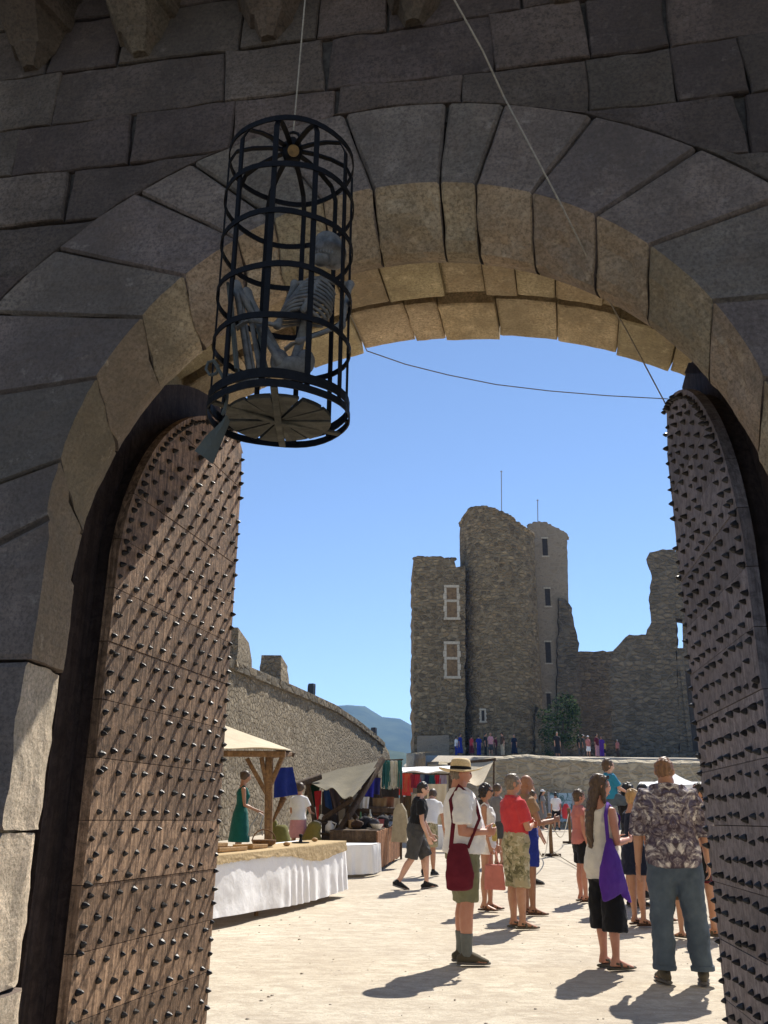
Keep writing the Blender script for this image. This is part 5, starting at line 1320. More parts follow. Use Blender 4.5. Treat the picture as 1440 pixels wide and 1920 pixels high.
def person(label, base, az, H, sex='m', skin='tan', pose=None, top=None, bottom=None, shoes=None, hair=None, hat=None, extra=None, lod=0, group=None, fat=1.0):
    """pose: lean, twist, head=(yaw, pitch), armL/armR=(upper dir, fore dir[, curl]), legL/legR=(thigh dir, shin dir), toe"""
    k = H/1.75; pose = pose or {}
    root = thing('person', label, 'person', base, -R(az), group)
    TR = TORSO_M if sex == 'm' else TORSO_F
    lean = pose.get('lean', 0); twist = pose.get('twist', 0); side_l = pose.get('side', 0)
    ML = Matrix.Rotation(R(side_l), 3, 'Y') @ Matrix.Rotation(-R(lean), 3, 'X')
    # legs first, to seat the pelvis
    hip = {s: Vector((s*.086, 0, .90)) for s in (-1, 1)}
    legs = {}
    for s, nm in ((-1, 'legL'), (1, 'legR')):
        th, sh = pose.get(nm, ((s*.03, 0, -1), (s*.01, -.02, -1)))
        kn = hip[s] + nv(th)*.415; an = kn + nv(sh)*.41; legs[s] = [hip[s], kn, an]
    low = min(legs[s][2].z for s in (-1, 1)) if not pose.get('seated') else .08
    dz = .083 - low
    off = Vector((0, 0, dz))
    for s in (-1, 1): legs[s] = [p + off for p in legs[s]]
    pel = Vector((0, 0, .93)) + off
    def T(x, y, z, tw=True):
        v = Vector((x, y, z-.93))
        if tw: v = Matrix.Rotation(R(twist)*min(1, max(0, (z-.93)/.45)), 3, 'Z') @ v
        f = min(1, max(0, (z-.93)/.3)); 
        return pel + Matrix.Rotation(R(side_l)*1, 3, 'Y') @ Matrix.Rotation(-R(lean)*(.55+.45*f), 3, 'X') @ v
    sw = .178 if sex == 'm' else .153
    arms = {}
    for s, nm in ((-1, 'armL'), (1, 'armR')):
        a = pose.get(nm, ((s*.12, .02, -1), (s*.04, .12, -1)))
        sh = T(s*sw*(.96+.04*fat), -.01, 1.368 + pose.get('shrug', 0)); el = sh + nv(a[0])*.29; wr = el + nv(a[1])*.25
        arms[s] = [sh, el, wr, a[2] if len(a) > 2 else .45]
    yaw, pit = pose.get('head', (0, 0))
    nk = T(0, -.012, 1.47); hc = T(0, .020, 1.600)
    MH = (Matrix.Rotation(-R(yaw), 4, 'Z') @ Matrix.Rotation(R(pit) - R(lean)*.3, 4, 'X'))
    sdv = (T(1, 0, 1.3) - T(0, 0, 1.3)).normalized()
    def torso_rings(z0, z1, inf, fb=1.0):
        out = []
        zs = [r[0] for r in TR]
        for z in sorted(set([z0, z1] + [q for q in zs if z0 < q < z1])):
            rx, ry, yo = [float(np.interp(z, zs, [r[i] for r in TR])) for i in (1, 2, 3)]
            bel = (fat-1)*.10*math.exp(-((z-1.08)/.14)**2)
            g = 1 + (fat-1)*.45*(1 if z < 1.35 else max(0, 1-(z-1.35)/.08))
            out.append((T(0, yo + bel*.9, z), (rx*g+inf, ry*g+inf+bel)))
        return out
    def sc(p): return Vector(p)*k
    def tub(mb, pts, rad, n=12, side=None, cap=True):
        mb.tube([sc(p) for p in pts], [(r[0]*k, r[1]*k) if isinstance(r, (tuple, list)) else r*k for r in rad], n, side, cap)
    lf = 1.0 if sex == 'm' else .92
    # ---- body
    m = MB()
    rg = torso_rings(.80, 1.53, 0); tub(m, [p for p, r in rg], [r for p, r in rg], 16, sdv)
    for s in (-1, 1):
        h_, kn, an = legs[s]; g = (1+(fat-1)*.5)*lf
        tub(m, [h_+Vector((0,0,.02)), h_.lerp(kn,.3), h_.lerp(kn,.7), kn, kn.lerp(an,.25)+Vector((0,-.012,0)), kn.lerp(an,.45)+Vector((0,-.010,0)), kn.lerp(an,.8), an], [.088*g,.086*g,.064*g,.056*g,.057*g,.054*g,.038*g,.036*g], 12)
        sh, el, wr, cu = arms[s]; g2 = (1+(fat-1)*.3)*(1 if sex == 'm' else .84)
        inn = T(s*sw*.50, -.012, 1.385)
        tub(m, [inn, sh, sh.lerp(el,.35), sh.lerp(el,.8), el, el.lerp(wr,.25), el.lerp(wr,.7), wr], [.055*g2,.056*g2,.049*g2,.040*g2,.038*g2,.040*g2,.030*g2,.025*g2], 10)
        toe = pose.get('toe', 12)*s; fd = Matrix.Rotation(-R(toe), 3, 'Z') @ Vector((0, 1, 0))
        fz = an.z - .083
        fp = pose.get('footpitch', {}).get(s, 0); fq = lambda y, z: an + fd*(y*math.cos(R(fp)) - 0) + Vector((0, 0, z-.083 + y*math.sin(R(fp))))
        tub(m, [an+Vector((0,0,.03)), fq(-.035,.05), fq(.03,.055), fq(.10,.034), fq(.165,.018)], [.034,(.033,.04),(.037,.034),(.042,.022),(.036,.013)], 8, Vector((1,0,0)))
        if lod == 0:
            pn = pose.get('palm'+('L' if s < 0 else 'R'), (-s, .3, .1)); hd = pose.get('hand'+('L' if s < 0 else 'R'), wr-el)
            hand(m, sc(wr), hd, pn, k*(1 if sex == 'm' else .9), cu, -s)
        else: tub(m, [wr, wr+nv(wr-el)*.09, wr+nv(wr-el)*.16], [(.03,.02),(.036,.02),(.02,.015)], 6)
    tub(m, [nk+Vector((0,-.005,-.04)), nk.lerp(hc,.4), hc+Vector((0,-.01,-.03))], [.056*(1 if sex == 'm' else .85)*(1+(fat-1)*1.2),.053*(1 if sex == 'm' else .85)*(1+(fat-1)*1.2),.05], 10)
    hs = pose.get('hs', 1.0)
    m.ell(sc(hc), (.074*k*hs,.094*k*hs,.116*k*hs), 32, 26, MH, face_fn)
    if lod == 0:
        for s in (-1, 1): m.ell(sc(hc)+MH.to_3x3() @ Vector((s*.076*k*hs,-.012*k,-.006*k)), (.010*k,.020*k,.031*k), 8, 6, MH)
    o = m.build('body', SK[skin], root, smooth=True); remesh(o, (.0075 if lod == 0 else .016 if lod == 1 else .03)*max(k, .7), 2, .4)
    vc = .011 if lod == 0 else .018 if lod == 1 else .035
    dsp = .042 if lod == 0 else .01 if lod == 1 else 0
    HX = MH.to_3x3()
    def hp(x, y, z): return sc(hc) + HX @ (Vector((x, y, z))*k*hs)
    if lod == 0 and pose.get('face', True):
        for s in (-1, 1):
            e = MB(); e.ell(hp(s*.029, .083, .004), (.011*k,.008*k,.006*k), 8, 6, MH); e.build('eye', M_EYE, root, smooth=True)
        e = MB(); e.ell(hp(0, .080, -.068), (.020*k,.008*k,.006*k), 10, 6, MH); e.build('mouth', M_LIP, root, smooth=True)
    # ---- clothes
    if top:
        m = MB(); hem = top.get('hem', .88); inf = top.get('inf', .016); zt = top.get('neck', 1.445)
        rg = torso_rings(hem, zt, inf); fl = top.get('flare', 0)
        if hem < .86:
            for i, (p, r) in enumerate(rg): pass
        rg = [(p, (max(r[0], .15 if hem < .9 else 0) + fl*max(0, 1-i/3), r[1] + fl*max(0, 1-i/3)*.8)) for i, (p, r) in enumerate(rg)]
        tub(m, [p for p, r in rg], [r for p, r in rg], 18, sdv, cap=False)
        if sex == 'f' and lod < 2:
            for s in (-1, 1): m.ell(sc(T(s*.066, .085, 1.255)), (.062*k,.055*k,.06*k))
        slv = top.get('sleeve', .55)
        for s in (-1, 1):
            sh, el, wr, cu = arms[s]; inn = T(s*sw*.5, -.012, 1.375)
            si = top.get('sr', .018); g2 = (1+(fat-1)*.35)*(1 if sex == 'm' else .86)
            if slv <= 0:
                if top.get('strap', True): tub(m, [T(s*sw*.72,.075,1.30), T(s*sw*.66,.045,1.395), T(s*sw*.62,-.01,1.435), T(s*sw*.66,-.075,1.37), T(s*sw*.7,-.10,1.28)], [.024]*5, 6)
                continue
            if slv <= 1: pts = [inn, sh, sh.lerp(el, slv*.5), sh.lerp(el, slv)]; rr_ = [.058*g2+si*.6, .053*g2+si*.7, .052*g2+si*1.15, .048*g2+si*1.6]
            else: pts = [inn, sh, sh.lerp(el,.5), el, el.lerp(wr, slv-1)]; rr_ = [.058*g2+si*.6, .053*g2+si*.7, .052*g2+si, .046*g2+si*1.1, .043*g2+si*1.1]
            tub(m, pts, rr_, 12, None, cap=False)
        if slv > 0 and lod == 0 and top.get('collar', True):
            c0 = T(0, -.012, 1.458); ex = T(1, -.012, 1.458)-c0; ey = T(0, .988, 1.40)-c0; ey = ey.normalized()
            g4 = 1+(fat-1)*.4; m.tube([sc(c0 + ex*.074*g4*math.cos(q*math.pi/8) + ey*.072*g4*math.sin(q*math.pi/8)) for q in range(16)], .015*k, 6, closed=True)
        o = m.build('shirt' if not top.get('name') else top['name'], CL[top['mat']], root, smooth=True); remesh(o, vc*k, 3, .5, dsp*k)
        if top.get('cuff'):
            for s in (-1, 1):
                sh, el, wr, cu = arms[s]; q = slv-1; c_ = MB()
                tub(c_, [el.lerp(wr, q-.22), el.lerp(wr, q+.02)], [.062, .060], 12, None, cap=False)
                o = c_.build('cuff', CL[top['cuff']], root, smooth=True); remesh(o, vc*k, 2, .5, dsp*.6*k)
    if bottom:
        m = MB(); ty = bottom['type']; inf = bottom.get('inf', .012); to = bottom.get('to', 1.0)
        if ty == 'skirt':
            zt = bottom.get('waist', 1.03); zh = bottom['hem']; n_ = 6; pts = []; rd = []
            for i in range(n_+1):
                q = i/n_; z = zt + (zh-zt)*q
                rx = float(np.interp(z, [r[0] for r in TR], [r[1] for r in TR])) if z > .86 else .16
                ry = float(np.interp(z, [r[0] for r in TR], [r[2] for r in TR])) if z > .86 else .118
                pts.append(T(0, -.005, z, False) if z > .9 else pel + Vector((0, -.005, z-.93))); rd.append((rx+inf+bottom.get('flare', .05)*q, ry+inf+bottom.get('flare', .05)*q))
            tub(m, pts, rd, 20, Vector((1,0,0)), cap=False)
        else:
            rg = torso_rings(.82, bottom.get('waist', 1.02), inf+.004); tub(m, [p for p, r in rg], [r for p, r in rg], 16, sdv)
            for s in (-1, 1):
                h_, kn, an = legs[s]; g = (1+(fat-1)*.5)*lf; hr = bottom.get('hemr', .085)
                if to <= 1: pts = [h_+Vector((0,0,.03)), h_.lerp(kn, to*.5), h_.lerp(kn, to)]; rd = [.096*g+inf, (.094*g+inf+hr)/2+.006, hr]
                else:
                    q = to-1; pts = [h_+Vector((0,0,.03)), h_.lerp(kn,.5), kn, kn.lerp(an, q*.5), kn.lerp(an, q)]; kr = bottom.get('kneer', .07); rd = [.096*g+inf, .084*g+inf, kr+inf*.5, (kr+hr)/2+.004, hr]
                tub(m, pts, rd, 14, None, cap=False)
        o = m.build(bottom.get('name', 'trousers'), CL[bottom['mat']], root, smooth=True); remesh(o, vc*k, 3, .5, dsp*k*bottom.get('fold', 1.2))
        if bottom.get('turnup'):
            for s in (-1, 1):
                h_, kn, an = legs[s]; m = MB(); tub(m, [kn.lerp(an, to-1-.05), kn.lerp(an, to-1+.05)], [bottom['hemr']+.012]*2, 14, None, cap=False); o = m.build('turn_up', CL[bottom['mat']], root, smooth=True); remesh(o, vc*k, 1, .5, .012)
    if shoes and lod < 2:
        for s in (-1, 1):
            an = legs[s][2]; toe = pose.get('toe', 12)*s; fd = Matrix.Rotation(-R(toe), 3, 'Z') @ Vector((0, 1, 0)); sx = Matrix.Rotation(-R(toe), 3, 'Z') @ Vector((1, 0, 0))
            fp = pose.get('footpitch', {}).get(s, 0)
            fq = lambda y, z: an + fd*(y*math.cos(R(fp))) + Vector((0, 0, z-.083 + y*math.sin(R(fp))))
            sole = MB(); 
            tub(sole, [fq(-.085,.014), fq(-.03,.013), fq(.06,.012), fq(.14,.012), fq(.195,.016)], [(.030,.014),(.038,.014),(.044,.013),(.048,.013),(.030,.011)], 10, sx)
            if shoes['type'] == 'shoe':
                up = MB(); tub(up, [fq(-.075,.045), fq(-.03,.055), fq(.03,.062), fq(.085,.048), fq(.14,.036), fq(.18,.03)], [(.028,.034),(.038,.044),(.041,.044),(.044,.034),(.044,.024),(.030,.014)], 10, sx)
                tub(up, [an+Vector((0,-.008,-.02)), an+Vector((0,-.008,.012+shoes.get('high',0)))], [.046,.044], 10)
                o = up.build('shoe', CL[shoes['mat']], root, smooth=True); remesh(o, vc*.8*k, 2, .5, .004)
                sole.build('sole', CL[shoes.get('sole', 'sole')], o, smooth=True)
            else:
                o = sole.build('sandal', CL[shoes['mat']], root, smooth=True)
                st = MB()
                for y, hh, ww in ((.10,.050,.047),(.03,.078,.045)):
                    st.tube([sc(fq(y,.02)+sx*ww), sc(fq(y,hh*.7)+sx*ww*.85), sc(fq(y,hh)), sc(fq(y,hh*.7)-sx*ww*.85), sc(fq(y,.02)-sx*ww)], [(.013*k,.005*k)]*5, 6, fd)
                st.tube([sc(an+sx*.045+Vector((0,0,-.03))), sc(an-fd*.05+Vector((0,0,-.02))), sc(an-sx*.045+Vector((0,0,-.03)))], [(.006*k,.010*k)]*3, 6)
                st.build('strap', CL[shoes['mat']], o, smooth=True)
            if shoes.get('sock'):
                m = MB(); kn = legs[s][1]; tub(m, [an+Vector((0,-.004,-.02)), an.lerp(kn,.2)+Vector((0,-.006,0)), an.lerp(kn, shoes['sock'])+Vector((0,-.008,0))], [.050,.050,.062], 12, None, cap=False); o = m.build('sock', CL['socks'], root, smooth=True); remesh(o, .010*k, 2, .5, .003)
    if hair:
        ty = hair['type']; m = MB(); HRm = HR[hair['col']]
        if ty in ('short', 'long', 'bun', 'curly'):
            m.ell(hp(0,-.014,.022), (.082*k*hs,.098*k*hs,.106*k*hs), 20, 14, MH)
            if ty != 'bun': m.ell(hp(0,-.035,-.04), (.070*k*hs,.062*k*hs,.06*k*hs), 14, 10, MH)
        if ty == 'bald': m.ell(hp(0,-.020,.014), (.0785*k*hs,.086*k*hs,.101*k*hs), 20, 14, MH)
        if ty == 'bun': m.ell(hp(0,-.085,.055), (.042*k,.040*k,.040*k), 12, 10)
        if ty == 'curly':
            for _ in range(46):
                a = rng.uniform(math.pi*.98, math.pi*2.02); z = rng.uniform(-.26, .06); q = .085 - .02*max(0, z)
                m.ell(hp(q*math.cos(a), -.02+q*.9*math.sin(a)*.9, z), (.030*k,)*3, 8, 6)
        if ty == 'long':
            L = hair.get('len', .42); pts = [hp(0,-.04,.03), hp(0,-.075,-.06), hp(.01,-.135,-.06-L*.35), hp(.015,-.165,-.06-L*.7), hp(.02,-.165,-.06-L)]
            m.tube(pts, [(.078*k,.055*k),(.080*k,.050*k),(.078*k,.042*k),(.066*k,.032*k),(.035*k,.018*k)], 14, HX @ Vector((1,0,0)))
            if hair.get('side'):
                m.tube([hp(.07,0,.02), hp(.078,-.01,-.10), hp(.075,.0,-.22)], [.022*k,.026*k,.012*k], 8); m.tube([hp(-.07,0,.02), hp(-.078,-.01,-.10), hp(-.075,.0,-.22)], [.022*k,.026*k,.012*k], 8)
        o = m.build('hair', HRm, root, smooth=True); remesh(o, (.008 if lod == 0 else .014 if lod == 1 else .03)*k, 1, .5, (.026 if lod == 0 else .010)*k, TEXF)
    if hat == 'straw':
        m = MB(); n_ = 32
        prof = [(.086,.030),(.088,.055),(.084,.10),(.078,.125),(.055,.140),(.02,.134),(.0,.133)]
        bp = [(.086,.030),(.12,.027),(.16,.024),(.185,.034),(.188,.040),(.16,.031),(.12,.034),(.086,.037)]
        def lath(pf, ys=1.12):
            vs = []; 
            for r_, z in pf:
                for j in range(n_):
                    a = 2*math.pi*j/n_; droop = (-.020*math.cos(2*a)+.012*math.sin(a))*max(0, (r_-.09)/.1)
                    vs.append(hp(r_*math.cos(a), r_*ys*math.sin(a)-.005, z+droop))
            return vs, [(i*n_+j, i*n_+(j+1)%n_, (i+1)*n_+(j+1)%n_, (i+1)*n_+j) for i in range(len(pf)-1) for j in range(n_)]
        m.add(*lath(prof)); m.add(*lath(bp)); h_ = m.build('hat', M_STRAW, root, smooth=True)
        m = MB(); m.add(*lath([(.0885,.036),(.091,.04),(.0905,.062),(.087,.066)])); m.build('hat_band', CL['black'], h_, smooth=True)
    if hat and hat.startswith('cap'):
        m = MB(); m.ell(hp(0,-.008,.032), (.085*k*hs,.102*k*hs,.096*k*hs), 20, 14, MH, lambda q: Vector((q.x, q.y, max(q.z, -.05))))
        m.tube([hp(0,.07,.045), hp(0,.12,.04), hp(0,.155,.03)], [(.07*k,.010*k),(.066*k,.008*k),(.045*k,.006*k)], 12, HX @ Vector((1,0,0))); m.build('cap', CL[hat[4:]], root, smooth=True)
    if extra == 'sunglasses':
        g = MB()
        for s in (-1, 1): g.ell(hp(s*.033,.092,.006), (.028*k,.010*k,.021*k), 12, 8, MH); g.tube([hp(s*.058,.085,.01), hp(s*.078,.04,.012), hp(s*.08,-.01,.0)], .004*k, 5)
        g.tube([hp(-.012,.098,.012), hp(.012,.098,.012)], .005*k, 5); g.build('sunglasses', M_GLASS, root, smooth=True)
    if extra == 'headglasses':
        g = MB()
        for s in (-1, 1): g.ell(hp(s*.034,.072,.088), (.028*k,.012*k,.02*k), 12, 8, MH); g.tube([hp(s*.06,.065,.085), hp(s*.084,.02,.05)], .005*k, 5)
        g.build('sunglasses', M_GLASS, root, smooth=True)
    return dict(root=root, k=k, arms=arms, legs=legs, T=T, hp=hp, sc=sc)
def hang_at(P, local):                                # a point of the person's own space in the world
    r = P['root']; return Matrix.Translation(r.location) @ Matrix.Rotation(r.rotation_euler.z, 4, 'Z') @ Vector(local)
def own(mb, name, P, mat, label, cat, org, rem=None, disp=0):
    """a carried thing of its own, drawn in the carrier's local axes"""
    o = mb.build(name, mat, smooth=True); r = P['root']
    o.location = r.location; o.rotation_euler = r.rotation_euler
    me = o.data; org = Vector(org)
    for v in me.vertices: v.co -= org
    o.location = hang_at(P, org)
    if rem: remesh(o, rem, 3, .5, disp)
    return tag(o, label, cat)

fwd = (0, 1, -.1)
# man in the straw hat
A = person('man in straw hat, white t-shirt and khaki shorts, standing in profile', gpt(868, 8.95), 82, 1.80, 'm', 'red',
    dict(lean=-2, head=(2,-3), armL=((-.10,.02,-1),(.62,.95,-.02),.9), armR=((.16,-.12,-1),(-.30,1,.02),.9), legL=((-.02,.05,-1),(0,-.07,-1)), legR=((.02,.02,-1),(0,-.02,-1)), palmL=(1,0,.3), palmR=(-1,0,.3)),
    dict(mat='white', hem=.90, inf=.035, sleeve=.78, sr=.030, flare=.012), dict(type='shorts', mat='khaki', to=.98, hemr=.100, inf=.022), dict(type='shoe', mat='shoebrown', sock=.42, high=.02), dict(type='bald', col='grey'), 'straw', None, 0, None, 1.28)
# woman in white with long curly hair
B = person('woman with long dark curly hair, sunglasses, white vest and white shorts, facing right', gpt(912, 13.1), 98, 1.67, 'f', 'tan',
    dict(lean=0, head=(0,0), armL=((-.12,.1,-1),(.1,.5,-1)), armR=((.10,-.02,-1),(-.02,.30,-1),.9), legL=((-.02,.12,-1),(0,-.04,-1)), legR=((.02,-.05,-1),(0,-.06,-1))),
    dict(mat='white', hem=.80, inf=.028, sleeve=0, neck=1.36, flare=.02), dict(type='shorts', mat='white', to=.38, hemr=.105, inf=.02), dict(type='sandal', mat='leather'), dict(type='curly', col='dark'), None, 'sunglasses')
# man in the red t-shirt
Cc = person('man in red t-shirt and camouflage shorts, arms folded, seen from the side', gpt(968, 11.4), 68, 1.76, 'm', 'tan',
    dict(lean=-2, head=(12,4), armL=((-.16,.28,-1),(.85,.6,.12),.7), armR=((.18,.22,-1),(-.75,.75,.18),.7), palmL=(0,-1,0), palmR=(0,-1,0)),
    dict(mat='red', hem=.86, inf=.022, sleeve=.75, sr=.022), dict(type='shorts', mat='camo', to=1.12, hemr=.098, kneer=.088, inf=.022), dict(type='sandal', mat='shoebrown'), dict(type='short', col='grey'), None, None, 0, None, 1.1)
D = person('bald tanned man in brown shirt and blue shorts, half hidden behind the man in red', gpt(990, 12.7), 75, 1.78, 'm', 'brown',
    dict(head=(5,2), armL=((-.1,.3,-1),(.2,1,.1)), armR=((.12,.35,-1),(-.3,1,.2))), dict(mat='tanshirt', hem=.90, sleeve=.5), dict(type='shorts', mat='royal', to=.8, hemr=.095, inf=.02), dict(type='sandal', mat='leather'), None, None, None)
E_ = person('person in dark blue shirt beyond the man in red, holding a rope', gpt(1000, 16.6), 100, 1.58, 'm', 'tan',
    dict(head=(0,-8), armL=((-.1,.3,-1),(0,.5,-1)), armR=((.1,.2,-1),(.1,.5,-1),.9)), dict(mat='royal', hem=.9, sleeve=.6), dict(type='shorts', mat='charcoal', to=.9, hemr=.09), dict(type='shoe', mat='shoeblack'), dict(type='short', col='brown'), None, None, 1)
# walking man in black
F = person('man in black t-shirt and dark grey shorts striding to the right past the stalls', gpt(780, 15.75), 84, 1.76, 'm', 'fair',
    dict(lean=9, head=(4,-10), armL=((-.1,.35,-1),(.05,.6,-1),.6), armR=((.1,.05,-1),(-.02,.42,-1),.6), legL=((0,.50,-1),(.0,.0,-1)), legR=((0,-.22,-1),(0,-.62,-1)), footpitch={1:-16, -1:6}, toe=6),
    dict(mat='black', hem=.88, inf=.024, sleeve=.62, sr=.024), dict(type='shorts', mat='charcoal', to=1.0, hemr=.108, inf=.026), dict(type='shoe', mat='shoeblack', sole='grey'), dict(type='short', col='dark'), None)
G_ = person('person in white t-shirt with back turned, bending over behind the man in black', gpt(803, 17.9), 20, 1.68, 'm', 'tan',
    dict(lean=30, head=(0,-30), armL=((-.12,.5,-1),(.1,.8,-.6)), armR=((.2,.2,-1),(0,.3,-1))), dict(mat='white', hem=.92, inf=.03, sleeve=.6), dict(type='shorts', mat='camo', to=.95, hemr=.10, inf=.02), dict(type='shoe', mat='shoeblack'), dict(type='short', col='brown'), None, None, 1)
# stall keepers
pT = gpt(447, 18.0, .12)
Hh = person('woman in sleeveless teal dress standing behind the white clothed stall table', pT, 75, 1.76, 'f', 'tan',
    dict(lean=3, head=(0,-8), armL=((-.1,.35,-1),(.1,1,-.55)), armR=((.12,.1,-1),(-.1,1,-.35))), dict(mat='teal', hem=.9, inf=.014, sleeve=0, neck=1.40, name='bodice'), dict(type='skirt', mat='teal', hem=.42, waist=1.06, flare=.08, name='skirt'), dict(type='sandal', mat='leather'), dict(type='bun', col='brown'), None, None, 1)
I_ = person('person in white t-shirt and pink skirt turned away at the stall table', gpt(557, 18.6, .10), 15, 1.56, 'f', 'tan',
    dict(lean=4, head=(10,-18), armL=((-.2,.2,-1),(.2,.9,-.3)), armR=((.35,.15,-1),(-.1,1,-.1))), dict(mat='white', hem=.92, inf=.03, sleeve=.6), dict(type='skirt', mat='pink', hem=.55, flare=.04, name='skirt'), dict(type='sandal', mat='leather'), dict(type='short', col='brown'), None, None, 1)
# woman with the purple bag
J = person('woman with long brown hair, white sleeveless top and black culottes, hands clasped in front', gpt(1130, 8.75), 58, 1.68, 'f', 'red',
    dict(lean=1, head=(22,2), armL=((-.10,.12,-1),(.55,1,.05),.8), armR=((.20,-.02,-1),(-.35,1,.12),.8), legL=((-.05,.10,-1),(0,-.02,-1)), legR=((.05,-.02,-1),(0,-.05,-1)), palmL=(1,0,.2), palmR=(-1,0,.2)),
    dict(mat='offwhite', hem=.76, inf=.026, sleeve=0, neck=1.39, flare=.035), dict(type='shorts', mat='black', to=1.42, hemr=.118, kneer=.105, inf=.018, name='culottes'), dict(type='sandal', mat='shoebrown'), dict(type='long', col='brown', len=.52, side=True), None, 'headglasses', 0, None, 1.05)
# man in the ornate shirt
K = person('broad man in ornate purple grey patterned shirt and blue jeans, seen from behind', gpt(1262, 8.08), 8, 1.82, 'm', 'tan',
    dict(lean=3, head=(14,-2), armL=((-.30,-.02,-1),(-.06,.16,-1),.35), armR=((.30,-.02,-1),(.10,.30,-1),.5), legL=((-.10,.02,-1),(-.05,-.03,-1)), legR=((.10,.02,-1),(.04,-.03,-1)), toe=10, shrug=.03),
    dict(mat='ornate', hem=.84, inf=.045, neck=1.485, sleeve=1.12, sr=.034, cuff='grey'), dict(type='trousers', mat='jeans', to=1.93, hemr=.082, kneer=.086, inf=.02, turnup=True), dict(type='shoe', mat='shoebrown'), dict(type='bald', col='crop'), None, None, 0, None, 1.22)
# people beyond
L_ = person('dark haired person in black carrying a small boy on the shoulders', gpt(1186, 13.6), 70, 1.70, 'm', 'tan',
    dict(head=(0,0), armL=((-.1,.6,-.6),(.05,.1,1)), armR=((.2,.4,-.6),(-.15,.1,1))), dict(mat='black', hem=.88, sleeve=.6), dict(type='shorts', mat='charcoal', to=1.0, hemr=.1), dict(type='shoe', mat='shoeblack'), dict(type='curly', col='dark'), None, None, 0)
bb = hang_at(L_, (0,-.10,0)); bb.z = gz(13.6)
N1 = person('small boy in bright blue t-shirt riding on the shoulders of the person in black', bb + Vector((-.16, 0, .88)), 72, 1.12, 'm', 'fair',
    dict(lean=-4, seated=True, head=(10,-6), hs=1.38, armL=((-.1,.5,-1),(.1,1,-.3)), armR=((.15,.5,-1),(-.1,1,-.4)), legL=((-.25,1,-.25),(-.1,.15,-1)), legR=((.25,1,-.25),(.1,.15,-1))), dict(mat='blue', hem=.88, inf=.03, sleeve=.8, sr=.03), dict(type='shorts', mat='jeans', to=.9, hemr=.10, inf=.02), None, dict(type='short', col='brown'))
O_ = person('blond person in short navy dress raising one hand to the mouth', gpt(1190, 11.75), 72, 1.60, 'f', 'tan',
    dict(lean=2, head=(0,-6), armL=((-.1,.2,-1),(.3,.8,-.3)), armR=((.12,.35,-1),(-.15,.55,1),1.0), palmR=(-.4,-1,0)), dict(mat='navy', hem=.80, inf=.022, sleeve=0, neck=1.41, name='bodice'), dict(type='skirt', mat='navy', hem=.62, waist=1.05, flare=.06, name='skirt'), dict(type='sandal', mat='leather'), dict(type='short', col='blond'))
P_ = person('person in rose pink shorts standing between the navy dress and the patterned shirt', gpt(1229, 12.2), 60, 1.50, 'f', 'tan',
    dict(head=(0,-5), armL=((-.1,.05,-1),(0,.2,-1))), dict(mat='rose', hem=.86, sleeve=.5), dict(type='shorts', mat='rose', to=.6, hemr=.1), dict(type='sandal', mat='leather'), dict(type='short', col='brown'))
Q_ = person('dark haired person in maroon shorts mostly hidden behind the patterned shirt', gpt(1326, 10.9), 300, 1.66, 'f', 'tan',
    dict(head=(-30,0), armL=((-.15,.1,-1),(.0,.35,-1)), armR=((.15,.1,-1),(.1,.4,-1))), dict(mat='sand', hem=.86, sleeve=.5), dict(type='shorts', mat='maroon', to=.8, hemr=.1), dict(type='sandal', mat='shoebrown'), dict(type='curly', col='dark'))
X_ = person('person in brown shirt and sunhat glimpsed beside the right gate leaf', gpt(1352, 12.4), 250, 1.66, 'f', 'tan', dict(head=(-10,0)), dict(mat='brown', hem=.86, sleeve=.5), dict(type='shorts', mat='charcoal', to=.9, hemr=.1), dict(type='sandal', mat='shoebrown'), dict(type='short', col='brown'), 'cap:sand', None, 1)
Y_ = person('person in grey t-shirt behind the navy dress, mostly hidden', gpt(1214, 14.6), 65, 1.70, 'm', 'tan', dict(head=(0,0)), dict(mat='grey', hem=.86, sleeve=.6), dict(type='shorts', mat='charcoal', to=.95, hemr=.1), dict(type='shoe', mat='shoeblack'), dict(type='short', col='dark'), None, None, 1)
R_ = person('child in maroon clothes seen between the legs of the man in jeans', gpt(1272, 10.75), 330, 1.18, 'm', 'tan',
    dict(hs=1.25), dict(mat='maroon', hem=.86, sleeve=.6), dict(type='shorts', mat='brown', to=.8, hemr=.1), dict(type='sandal', mat='shoebrown'), dict(type='short', col='dark'))
S_ = person('person in rose top and black shorts almost hidden behind the long haired woman', gpt(1090, 14.2), 80, 1.60, 'f', 'red',
    dict(head=(0,-6), armR=((.2,-.05,-1),(.0,.25,-1))), dict(mat='rose', hem=.86, sleeve=.25, inf=.02), dict(type='shorts', mat='black', to=.8, hemr=.1), dict(type='sandal', mat='leather'), dict(type='short', col='brown'))
T_ = person('woman in grey blouse with tied up hair standing beyond the woman in white', gpt(936, 20.0), 60, 1.66, 'f', 'tan', dict(head=(20,-6)), dict(mat='grey', hem=.84, sleeve=.7), dict(type='skirt', mat='charcoal', hem=.55, flare=.05, name='skirt'), dict(type='sandal', mat='leather'), dict(type='bun', col='brown'), None, None, 1)
U_ = person('person in grey with white cap standing by the retaining wall', gpt(1022, 37.6), 110, 1.55, 'f', 'tan', {}, dict(mat='grey', hem=.84, sleeve=.6), dict(type='skirt', mat='grey', hem=.45, flare=.05, name='skirt'), None, dict(type='long', col='dark', len=.3), 'cap:white', None, 1)
V_ = person('boy in white t-shirt and black shorts facing the painted board', gpt(1047, 36.9), 10, 1.45, 'm', 'tan', {}, dict(mat='white', hem=.86, sleeve=.6, inf=.025), dict(type='shorts', mat='black', to=.9, hemr=.10), dict(type='shoe', mat='shoeblack'), dict(type='short', col='dark'), None, None, 1)
